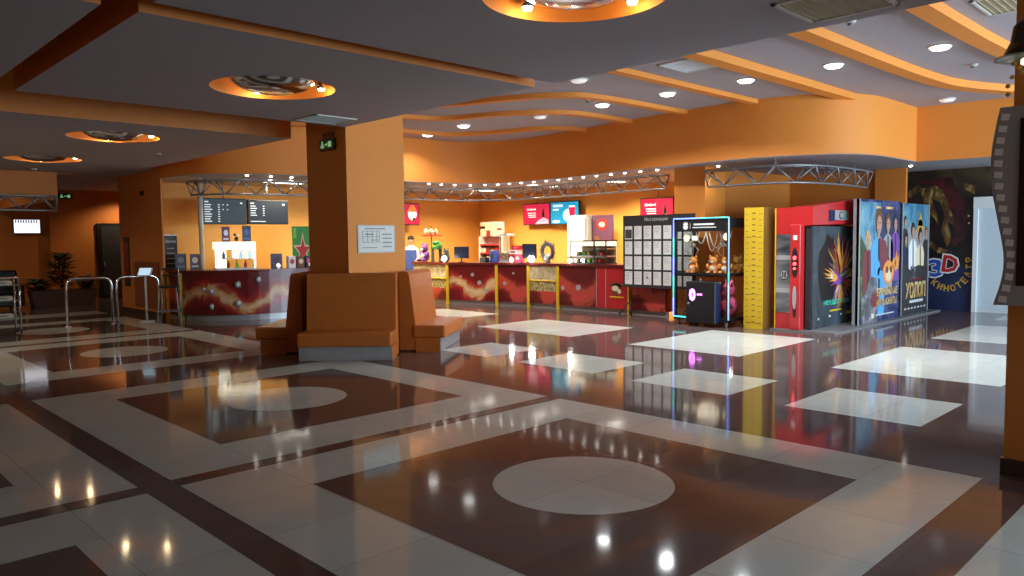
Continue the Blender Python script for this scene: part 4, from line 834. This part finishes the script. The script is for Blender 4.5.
# ================================================================== YELLOW HEIGHT CHART
t = thing('height_chart', 'tall yellow measuring column with ruler ticks', 'height chart', (12.3, 6.70, 0), FX)
B('ruler_side').box(0, .36, .006, .32, 0, 2.12).build('column', t, label='dark brown-yellow side'); q = B('yellow_ruler').box(0, .36, 0, .006, 0, 2.12); q.m('brown')
for k in range(20):
    z = .1+.1*k; q.box(.03, .13 if k % 5 == 0 else .08, -.003, 0, z, z+.008).box(.27 if k % 5 else .22, .33, -.003, 0, z, z+.008)
    q.box(.15, .21, -.003, 0, z+.012, z+.03)
q.build('ruler_face', t)
# ================================================================== PHOTO BOOTH + POSTERS
tag(B('platform').box(12.33, 17.7, 5.1, 6.5 if False else 6.22, 0, .03).build('display_platform'), 'low dark grey platform under the film poster boards', 'platform')
t = thing('photo_booth', 'red promotional booth with silver machine print and red lights', 'booth', (12.45, 6.2, .03), FX)
# local x 0..0.5 to the right (Y 6.2 -> 5.7), local y depth (X)
B('red_gloss').box(.02, .34, 0, 1.95, 0, 2.07).build('side_wall', t); B('yellow').box(0, .02, -.01, .05, 0, 2.07).build('edge_strip', t, label='thin yellow edge')
q = B('tech_grey').box(.03, .30, -.008, 0, .28, 1.62); q.m('silver').box(.03, .30, -.012, -.006, 1.18, 1.26).box(.03, .30, -.012, -.006, .62, .70)
q.m('dark_grey').prism([(.09, .92), (.13, .84), (.22, .84), (.26, .92), (.22, 1.02), (.13, 1.02)], -.014, -.008); q.m('silver').prism([(.11, .92), (.14, .86), (.21, .86), (.24, .92), (.21, 1.0), (.14, 1.0)], -.018, -.012); q.m('dark_grey').box(.14, .165, -.021, -.016, .88, .98).box(.18, .21, -.021, -.016, .88, .98); q.build('machine_print', t)
p_ = B('red_gloss').rbox(.33, .50, -.12, .06, 0, 1.78, .01).build('front_post', t)
q = B('black').ell(.415, 1.14, .055, .25, -.13, -.12).ell(.415, .42, .03, .22, -.128, -.12); q.m('silver').ell(.415, .55, .035, .2, -.132, -.126); q.m('led_red').ell(.415, 1.22, .03, .035, -.14, -.13).ell(.415, 1.12, .03, .03, -.14, -.13).ell(.415, 1.04, .025, .02, -.14, -.13); q.m('white').box(.385, .45, -.128, -.12, 1.52, 1.6); q.build('light_panel', p_)
q = B('red_gloss'); vs = [(.34, 0, 1.75), (.34, 1.98, 1.78), (.34, 1.98, 2.27), (.34, 0, 2.08), (.66, 0, 1.77), (.66, 1.98, 1.80), (.66, 1.98, 2.27), (.66, 0, 2.08)]
q.add(vs, [(0, 1, 2, 3), (4, 7, 6, 5), (0, 3, 7, 4), (1, 5, 6, 2), (3, 2, 6, 7), (0, 4, 5, 1)]); bm_ = q.build('top_beam', t)
q = B('silver'); q.at((.663, 0, 0), rz=pi/2)
q.box(.62, 1.42, -.004, .004, 1.86, 2.03); q.m('navy').box(.62, .85, -.008, 0, 1.84, 2.03); q.m('dark_grey').prism([(1.02, 1.94), (1.07, 1.88), (1.2, 1.88), (1.25, 1.94), (1.2, 2.01), (1.07, 2.01)], -.008, 0); q.m('silver').prism([(1.05, 1.94), (1.09, 1.90), (1.18, 1.90), (1.22, 1.94), (1.18, 1.99), (1.09, 1.99)], -.012, -.004); q.m('teal_txt').box(1.3, 1.42, -.008, 0, 1.9, 1.97)
q.at(); q.build('badge', bm_)
def poster(name, label, x0, x1, y, z1, art, thick=.045, z0=.03):
    t = thing(name, label, 'poster board', (x0, y, z0), 0, 'film poster boards on the platform'); w, h = x1-x0, z1-z0
    B('charcoal').box(0, w, .004, thick, 0, h).build('board', t); q = MB(); art(q, w, h); q.build('print', t); return t
def fig(q, x, z, s, top, hair='hair', low=None, y=-.004):
    """generic standing figure: shoulders, neck, head, hair"""
    q.m(top).prism([(x-.16*s, z-.75*s), (x-.19*s, z-.15*s), (x-.14*s, z-.05*s), (x-.05*s, z), (x+.05*s, z), (x+.14*s, z-.05*s), (x+.19*s, z-.15*s), (x+.16*s, z-.75*s)], y-.002, y)
    q.m(hair).ell(x, z+.15*s, .085*s, .12*s, y-.003, y); q.m('skin').ell(x+.005*s, z+.11*s, .06*s, .09*s, y-.005, y-.001).box(x-.025*s, x+.025*s, y-.004, y, z-.02*s, z+.04*s)
    q.m('brown').box(x-.038*s, x-.012*s, y-.006, y-.004, z+.125*s, z+.137*s).box(x+.016*s, x+.042*s, y-.006, y-.004, z+.125*s, z+.137*s).box(x-.02*s, x+.025*s, y-.006, y-.004, z+.058*s, z+.066*s)
    q.m('charcoal').prism([(x-.02*s, z-.02*s), (x+.02*s, z-.02*s), (x+.05*s, z-.5*s), (x+.01*s, z-.6*s)], y-.0035, y-.001)
def art1(q, w, h):
    q.m('poster_slate').box(0, w, 0, .004, 0, h)
    q.m('black'); q.prism([(.16*w+.42*w*(1+.12*sin(7*a))*(.5+.5*cos(a)), h*.56+.33*h*sin(a)*(1+.1*sin(5*a))) for a in [2*pi*k/40 for k in range(40)]], -.003, 0)
    rr = random.Random(3); cx, cz = .66*w, .47*h
    q.m('mural_gold').ell(cx, cz+.04*h, .20*w, .17*h, -.0038, -.001); q.m('maroon').ell(cx-.04*w, cz-.03*h, .13*w, .10*h, -.0045, -.003)
    for k in range(150):
        a = rr.uniform(-.6, pi+.35) if k % 3 else rr.uniform(pi, 2*pi); L_ = rr.uniform(.22, .62)*(1.3 if sin(a) > 0 else .8); b0_ = rr.uniform(0, .12)
        dx, dz = cos(a)*.62, sin(a)*1.0; q.m(['gold', 'orange_toy', 'maroon', 'purple', 'poster_title', 'brown', 'red', 'gold'][k % 8])
        x0_, z0_ = cx+dx*b0_*w*.7, cz+dz*b0_*h*.6; nx, nz = -dz*.06, dx*.06; y_ = -.004-.0002*(k % 20)
        q.prism([(x0_-nx, z0_-nz), (x0_+dx*L_*w*.8, z0_+dz*L_*h*.62), (x0_+nx, z0_+nz)], y_, y_+.002)
    q.m('purple').ell(cx+.02*w, cz+.02*h, .15*w, .05*h, -.012, -.006, rot=.5); q.m('lime').prism([(cx-.02*w, cz+.035*h), (cx+.2*w, cz+.1*h), (cx+.19*w, cz+.075*h), (cx-.02*w, cz+.015*h)], -.014, -.008)
    q.m('offwhite').ell(.44*w, .50*h, .02*w, .025*h, -.012, -.006)
    q.m('teal_txt').text('НЕУДЕРЖИМ', .56*w, .235*h, .055*h, -.004, .55*w, .003, bold=.02); q.m('yellow').box(.42*w, .68*w, -.005, 0, .145*h, .16*h).box(.80*w, .9*w, -.005, 0, .095*h, .12*h); q.m('offwhite').ell(.18*w, .09*h, .015*w, .012*h, -.005, 0).ell(.42*w, .1*h, .02*w, .012*h, -.005, 0).ell(.67*w, .1*h, .02*w, .012*h, -.005, 0)
    q.m('black_gloss').box(0, .05*w, -.006, 0, 0, h)
def art2(q, w, h):
    q.m('poster_night').box(0, w, 0, .004, 0, h); q.m('poster_sky').prism([(0.03*w, .98*h), (.5*w, .98*h), (.42*w, .7*h), (.3*w, .45*h), (.03*w, .5*h)], -.002, 0)
    q.m('poster_wood').prism([(.02*w, .72*h), (.16*w, .62*h), (.28*w, .45*h), (.22*w, .1*h), (.02*w, .03*h)], -.003, 0)
    fig(q, .20*w, .60*h, 1.25, 'maroon', 'poster_title', y=-.004); fig(q, .68*w, .72*h, 1.5, 'silver', 'brown', y=-.004); fig(q, .87*w, .74*h, 1.25, 'purple', 'charcoal', y=-.004)
    fig(q, .45*w, .70*h, 1.95, 'sky_blue', 'brown', y=-.007); q.m('maroon').prism([(.46*w, .70*h), (.62*w, .66*h), (.74*w, .48*h), (.66*w, .4*h), (.5*w, .42*h)], -.012, -.009)
    q.m('poster_rock').prism([(.08*w, .0), (.06*w, .2*h), (.18*w, .27*h), (.26*w, .38*h), (.4*w, .36*h), (.46*w, .2*h), (.44*w, 0)], -.010, -.006)
    q.m('sky_blue').ell(.42*w, .44*h, .07*w, .07*h, -.012, -.009).ell(.48*w, .4*h, .05*w, .05*h, -.012, -.009); q.m('orange_toy').ell(.70*w, .40*h, .14*w, .10*h, -.013, -.010).ell(.84*w, .47*h, .045*w, .045*h, -.013, -.010).prism([(.86*w, .5*h), (.9*w, .58*h), (.93*w, .5*h), (.98*w, .56*h), (.95*w, .42*h), (.86*w, .4*h)], -.013, -.010)
    q.m('cream').ell(.70*w, .37*h, .07*w, .05*h, -.015, -.012); q.m('brown').ell(.66*w, .42*h, .03*w, .03*h, -.016, -.012).ell(.76*w, .42*h, .03*w, .03*h, -.016, -.012)
    q.m('maroon').ell(.38*w, .18*h, .1*w, .06*h, -.013, -.010)
    q.m('poster_title').text('БРЕМЕНСКИЕ', .67*w, .24*h, .065*h, -.016, .52*w, .004, bold=.02).text('МУЗЫКАНТЫ', .66*w, .155*h, .06*h, -.016, .5*w, .004, bold=.02); q.m('offwhite').box(.4*w, .85*w, -.014, -.01, .045*h, .055*h).box(.3*w, .36*w, -.014, -.01, .03*h, .07*h)
    q.m('poster_title').box(.38*w, .5*w, -.006, 0, .93*h, .95*h).box(.62*w, .8*w, -.006, 0, .93*h, .95*h); q.m('silver').box(0, .025*w, -.004, .1, 0, h)
def art3(q, w, h):
    q.m('poster_sky').box(0, w, 0, .004, .45*h, h); q.m('charcoal').box(0, w, 0, .004, 0, .45*h)
    q.m('silver').prism([(.05*w, .5*h), (.05*w, .7*h), (.2*w, .78*h), (.4*w, .83*h), (.5*w, .76*h), (.7*w, .84*h), (.95*w, .74*h), (.95*w, .5*h)], -.002, 0)
    fig(q, .12*w, .78*h, .9, 'charcoal', 'hair', y=-.004); fig(q, .15*w, .62*h, .95, 'navy', 'hair', y=-.006); fig(q, .9*w, .68*h, .95, 'charcoal', 'brown', y=-.004); fig(q, .4*w, .68*h, 1.25, 'white', 'hair', y=-.008)
    q.m('gold').ell(.67*w, .79*h, .11*w, .07*h, -.008, -.005).prism([(.57*w, .8*h), (.67*w, .93*h), (.77*w, .8*h)], -.008, -.005); fig(q, .67*w, .63*h, 1.3, 'cream', 'hair', y=-.010)
    q.m('charcoal').prism([(0, 0), (0, .5*h), (.3*w, .40*h), (.6*w, .44*h), (w, .42*h), (w, 0)], -.018, -.014)
    q.m('poster_rock').text('2', .42*w, .38*h, .12*h, -.018, .2*w, .003, bold=.02); q.m('poster_title').text('ХОЛОП', .52*w, .215*h, .15*h, -.018, .74*w, .004, bold=.03); q.m('maroon').box(.3*w, .75*w, -.019, -.016, .305*h, .325*h)
    q.m('offwhite').box(.3*w, .8*w, -.019, -.016, .10*h, .125*h)
    for k in range(7): q.box(.12*w+.12*w*k, .18*w+.12*w*k, -.019, -.016, .045*h, .06*h)
    q.m('silver').box(0, .02*w, -.02, .1, 0, h).box(.97*w, w, -.02, .1, 0, h)
poster('poster_board', 'black poster board with a fiery feathered burst and green title', 12.5, 14.42, 5.60, 1.78, art1, .08)
poster('poster_board', 'tall poster board with crowd of figures and golden two-line title', 13.72, 15.74, 5.28, 2.26, art2); poster('poster_board', 'tall poster board with figures under blue sky and large white title', 15.82, 17.4, 5.28, 2.24, art3)
# ================================================================== MURAL
t = thing('wall_mural', 'dark wall mural with golden creature and 3D lettering', 'mural', (17.99, 5.95, 0), FX)
q = B('mural_bg').box(-.35, 1.36, -.008, .0, .0, 2.995).box(1.36, 2.96, -.008, 0, 2.385, 2.995)
q.m('mural_gold').prism([(.30, 2.62), (.62, 2.66), (.95, 2.45), (1.06, 2.0), (1.0, 1.55), (.86, 1.35), (.78, 1.62), (.62, 1.95), (.42, 2.2), (.36, 2.45)], -.011, -.008)
q.m('mural_red').prism([(.72, 2.66), (1.0, 2.60), (1.16, 2.3), (1.24, 1.9), (1.18, 1.5), (1.0, 1.36), (.92, 1.5), (1.0, 1.9), (.86, 2.3)], -.014, -.010).prism([(.2, 2.78), (.95, 2.85), (1.0, 2.62), (.6, 2.66)], -.014, -.010)
q.m('black').prism([(.55, 2.4), (.72, 2.3), (.8, 2.05), (.74, 1.7), (.66, 2.1)], -.017, -.013).prism([(.86, 1.9), (1.0, 1.8), (1.02, 1.5), (.94, 1.62)], -.017, -.013)
q.m('mural_gold').prism([(.05, 2.55), (.3, 2.72), (.34, 2.6), (.1, 2.42)], -.010, -.008).prism([(1.15, 2.7), (1.36, 2.62), (1.36, 2.45), (1.18, 2.55)], -.010, -.008).prism([(.4, 1.6), (.7, 1.35), (1.0, 1.25), (.7, 1.22), (.45, 1.4)], -.010, -.008)
q.m('mural_navy').box(-.35, 1.36, -.0085, -.007, 0, .95); q.m('offwhite').ell(1.26, 2.0, .02, .02, -.012, -.008).ell(1.27, 1.85, .02, .02, -.012, -.008)
q.build('print', t)
q = B('white').text('3', .66, .90, .44, -.010, .32, .004, .12, bold=.07); q.m('blue').text('3', .66, .90, .38, -.015, .27, .004, .12, bold=.03); q.build('numeral', t, label='blue figure 3 with white outline')
q = B('white').text('D', .94, .99, .42, -.016, .36, .004, -.12, bold=.07); q.m('red').text('D', .94, .99, .36, -.021, .30, .004, -.12, bold=.03); q.build('letter', t, label='red letter D with white outline')
q = B('gold'); word = 'КИНОТЕАТР'
for k, ch in enumerate(word):
    a = radians(-130+18*k); q.text(ch, .90+.40*cos(a), .97+.50*sin(a), .14, -.012, .10, .004, a+pi/2, bold=.03)
q.build('curved_lettering', t, label='gold lettering curving under the 3D')
# ================================================================== FILM STRIP POSTER + WALL LAMP on the right pillar
t = thing('film_strip_frame', 'brown film strip shaped poster frame on the right pillar', 'poster frame', (5.84, 1.28, 0), FX)
edge = [(-.055, 2.42), (-.08, 2.28), (-.10, 2.1), (-.09, 1.9), (-.05, 1.68), (-.015, 1.48), (-.02, 1.32), (-.065, 1.14)]
ed = spline(edge, 5); off = .92
P = ed+[(x+.06+off, z) for x, z in reversed(ed)]; P = list(P)
q = B('film_brown').prism(P, -.09, -.05); q.build('strip', t)
q = B('film_hole')
def edge_x(z):
    for (x0, z0), (x1, z1) in zip(ed, ed[1:]):
        if z1 <= z <= z0: return x0+(x1-x0)*(z-z0)/(z1-z0 or 1)
    return ed[-1][0]
for k in range(17):
    z = 1.18+.0735*k; e_ = edge_x(z)
    for ox in (.018, off-.02): q.prism([(e_+ox, z-.018), (e_+ox+.045, z-.024), (e_+ox+.050, z+.018), (e_+ox+.004, z+.023)], -.094, -.088)
q.build('sprocket_holes', t)
B('black_gloss').box(.06, .80, -.098, -.088, 1.27, 2.34).build('picture', t); B('steel_tube').box(.2, .3, -.05, 0, 1.5, 1.6).box(.6, .7, -.05, 0, 1.9, 2.0).build('bracket', t)
t = thing('wall_lamp', 'bronze wall lamp with green glass dish and beads on the right pillar', 'wall lamp', (5.84, 1.19, 2.70), FX)
mat('bronze', (.10, .06, .03), .35, .8)
B('bronze').tube([(0, 0, .15), (0, -.12, .18), (0, -.16, .12)], .012).lathe([(.03, .24), (.07, .20), (.085, .10), (.12, .03)], 0, -.16, 16).build('arm', t); B('glass_green').lathe([(.05, .035), (.165, .01), (.17, 0), (.15, .0), (.05, .02)], 0, -.16, 24).build('dish', t)
q = B('gold')
for k in range(12): a = 2*pi*k/12; q.ball((.09*cos(a), -.16+.09*sin(a), -.04-.06*(k % 4)), .016, sub=1)
q.build('beads', t); B('lit_cream').ball((0, -.16, -.02), .03, sub=1).build('bulb', t)
# ================================================================== LEFT HALL
def barrier(label, x0, x1, y):
    t = thing('barrier', label, 'barrier', ((x0+x1)/2, y, 0), 0, 'chrome hoop barriers'); w = (x1-x0)/2; P = [(-w, 0, 0), (-w, 0, .80), (-w+.02, 0, .87), (-w+.07, 0, .92), (-w+.14, 0, .94), (w-.14, 0, .94), (w-.07, 0, .92), (w-.02, 0, .87), (w, 0, .80), (w, 0, 0)]
    B('chrome').tube(P, .027, 10).build('hoop', t)
    for s_ in (-1, 1): B('chrome').lathe([(.055, 0), (.055, .008), (.025, .02)], s_*w, 0, 14).build('floor_flange', t)
barrier('chrome hoop barrier on the left, nearer the trolley', 4.13, 4.95, 16.6); barrier('chrome hoop barrier behind the tablet stand', 5.04, 5.86, 16.6)
t = thing('tablet_stand', 'white tablet stand with tilted glowing screen', 'tablet stand', (5.55, 16.45, 0), FX+pi/4)
B('offwhite').lathe([(.16, 0), (.16, .02), (.03, .03)], n=24).build('base', t); B('offwhite').lathe([(.022, .02), (.022, .95)], n=12).build('pole', t)
q = MB().m('offwhite'); q.at((0, 0, 1.03), rx=radians(-35)); q.rbox(-.14, .14, -.015, .015, -.1, .1, .01); q.m('scr_tablet').box(-.12, .12, -.019, -.014, -.085, .085); q.build('tablet', t)
t = thing('tall_chair', 'tall chair with chrome legs in front of the wall banner', 'chair', (5.80, 15.85, 0), -.5)
B('black').rbox(-.17, .17, -.17, .17, .72, .76, .015).build('seat', t)
for sx_ in (-1, 1):
    B('steel_tube').tube([(sx_*.15, -.15, .73), (sx_*.21, -.23, 0)], .014).build('leg', t); B('steel_tube').tube([(sx_*.15, .15, .73), (sx_*.21, .23, 0)], .014).build('leg', t)
    B('steel_tube').tube([(sx_*.15, .15, .74), (sx_*.16, .19, 1.1)], .012).build('back_post', t)
B('black').tube([(-.16, .19, 1.08), (0, .21, 1.1), (.16, .19, 1.08)], .018).tube([(-.155, .17, .95), (0, .2, .96), (.155, .17, .95)], .014).build('backrest', t); B('steel_tube').tube([(-.19, -.2, .25), (.19, -.2, .25), (.19, .2, .25), (-.19, .2, .25), (-.19, -.2, .25)], .01).build('footrest', t)
t = thing('wall_banner', 'dark hanging banner with pale heading near the tall chair', 'banner', (6.32, 16.95, 0), 0)
B('charcoal').box(-.24, .08, -.02, 0, .62, 1.78).build('sheet', t); q = B('offwhite').text('Синема', -.06, 1.66, .07, -.022, .22, bold=.02)
for k in range(5): q.box(-.14, .02, -.024, -.02, 1.5-.11*k, 1.515-.11*k)
q.build('lettering', t); B('steel_tube').box(-.21, .09, -.025, .0, 1.78, 1.8).build('rail', t); B('steel_tube').box(-.08, -.04, 0, .04, 0, 1.8).box(-.2, .1, -.1, .1, 0, .02).build('stand', t)
t = thing('wall_poster', 'narrow dark poster at the far edge of the left wall', 'poster', (6.03, 19.0, 1.2), FX); B('charcoal').box(-.18, .18, -.02, 0, -.57, .57).build('sheet', t); B('maroon').box(-.14, .14, -.023, -.02, -.45, .45).build('print', t)
t = thing('camera', 'small dark dome on the left wall near the ceiling', 'camera', (6.03, 17.8, 2.72), FX); t.name = 'dome_camera'; B('black').ball((0, -.03, 0), .05, sub=2).build('dome', t); B('charcoal').box(-.05, .05, -.03, 0, .02, .06).build('mount', t)
# sofa
t = thing('sofa', 'black leather sofa against the dark far wall, at the left edge', 'sofa', (3.48, 22.6, 0))
mat('black_leather', (.012, .011, .011), .4)
B('black_leather').rbox(-1.1, 1.1, -.4, .45, .08, .42, .04).build('base', t); B('black_leather').rbox(-1.1, 1.1, .2, .48, .4, .98, .06).build('backrest', t)
for s_ in (-1, 1): B('black_leather').rbox(s_*1.0-.12, s_*1.0+.12, -.42, .46, .08, .62, .05).build('armrest', t)
for s_ in (-1, 1): B('black_leather').rbox(s_*.46-.42, s_*.46+.42, -.42, .22, .40, .50, .04).build('seat_cushion', t)
for sx_ in (-1, 1):
    for sy_ in (-1, 1): B('chrome').lathe([(.03, 0), (.03, .09)], sx_*.95, sy_*.33+.03, 10).build('leg', t)
# planter and plants
t = thing('planter', 'long brown planter trough in the dark hall', 'planter', (5.62, 22.9, 0)); q = B('planter')
q.add([(-.72, -.2, 0), (.72, -.2, 0), (.72, .2, 0), (-.72, .2, 0), (-.78, -.24, .42), (.78, -.24, .42), (.78, .24, .42), (-.78, .24, .42)], [(3, 2, 1, 0), (0, 1, 5, 4), (1, 2, 6, 5), (2, 3, 7, 6), (3, 0, 4, 7)]); q.build('trough', t)
B('soil').box(-.74, .74, -.2, .2, .36, .38).build('soil', t)
def plant(label, x, y, z, h, w, n, seed):
    rr = random.Random(seed); t = thing('potted_plant', label, 'plant', (x, y, z), 0, 'plants in the trough'); q = B('leaf'); s_ = B('brown')
    for k in range(n):
        a = rr.uniform(0, 2*pi); zz = rr.uniform(.1, .95)*h; r0 = w*(.35+.65*sin(min(1, zz/h)*pi*.85+.2))*rr.uniform(.2, 1)
        cx_, cy_ = r0*cos(a)*.9, r0*sin(a)*.6; L_ = rr.uniform(.16, .26); dx, dy, dz = cos(a+rr.uniform(-1, 1)), sin(a), rr.uniform(-.3, .6); px, py = -dy*.06, dx*.06+.02
        q.add([(cx_, cy_, zz), (cx_+dx*L_*.5+px, cy_+dy*L_*.5+py, zz+dz*L_*.5), (cx_+dx*L_, cy_+dy*L_, zz+dz*L_*.7), (cx_+dx*L_*.5-px, cy_+dy*L_*.5-py, zz+dz*L_*.5)], [(0, 1, 2, 3)])
    for k in range(5): a = rr.uniform(0, 6.28); s_.tube([(0, 0, 0), (w*.2*cos(a), w*.2*sin(a), h*.5), (w*.45*cos(a), w*.4*sin(a), h*.85)], .01, 5)
    q.build('foliage', t); s_.build('stems', t)
plant('tall bushy plant in the middle of the trough', 5.6, 22.9, .38, 1.05, .30, 420, 1); plant('low plant at the left end of the trough', 5.02, 22.9, .38, .32, .26, 180, 2); plant('low plant at the right end of the trough', 6.22, 22.9, .38, .34, .24, 180, 3)
# trolley
t = thing('display_trolley', 'chrome trolley with glass shelves cut by the left edge', 'trolley', (2.92, 16.3, 0))
for x in (-.35, .33):
    for y in (-.2, .2): B('chrome').tube([(x, y, .06), (x, y, 1.02)], .018).build('upright', t)
q = B('chrome').tube([(-.35, -.2, 1.02), (.33, -.2, 1.02)], .018).tube([(-.35, .2, 1.02), (.33, .2, 1.02)], .018).tube([(.33, -.2, 1.02), (.33, .2, 1.02)], .018).tube([(.33, -.2, .3), (.33, .2, .3)], .012); q.build('rail', t)
for z in (.28, .6, .88): B('glass_green').box(-.34, .32, -.19, .19, z, z+.012).build('shelf', t)
for x in (-.35, .33):
    for y in (-.2, .2): B('black').tube([(x-.012, y, .035), (x+.012, y, .035)], .034, 10).build('caster', t)
for k in range(3): box_item('magazine_stack', 'stack of pale papers on the %s trolley shelf' % ['lowest', 'middle', 'top'][k], 'papers', (2.98, 16.3, [.292, .612, .892][k]), 0, .36, .24, .07, 'offwhite', 'grey')
# far wall spot, then three unseen downlights added to brighten the left hall
spot('far_hall_light', (7.9, 24.2, 3.1), 90, (1, .78, .5), 150, .05)
for x, y in ((1.9, 17.6), (2.4, 22.6), (1.2, 13.2)):
    t = thing('downlight', {1.9: 'small added downlight, out of view, above the chrome trolley, out in the left hall', 2.4: 'small added downlight, out of view, farthest back in the left hall', 1.2: 'small added downlight, out of view, nearest the viewer in the left hall'}[x], 'downlight', (x, y, 3.2 if y < 19 else 4.0), 0, 'added fill downlights of the left hall'); B('white').lathe([(.08, 0), (.085, -.012), (.06, -.02)], n=18).build('rim', t); B('lens_dim').lathe([(.06, -.021), (.058, -.024)], n=18).build('lens', t)
    area('hall_fill_light', (x, y, 3.15 if y < 19 else 3.9), (0, 0, 0), .3, .3, 30, (1, .84, .62), 'DISK', 160)
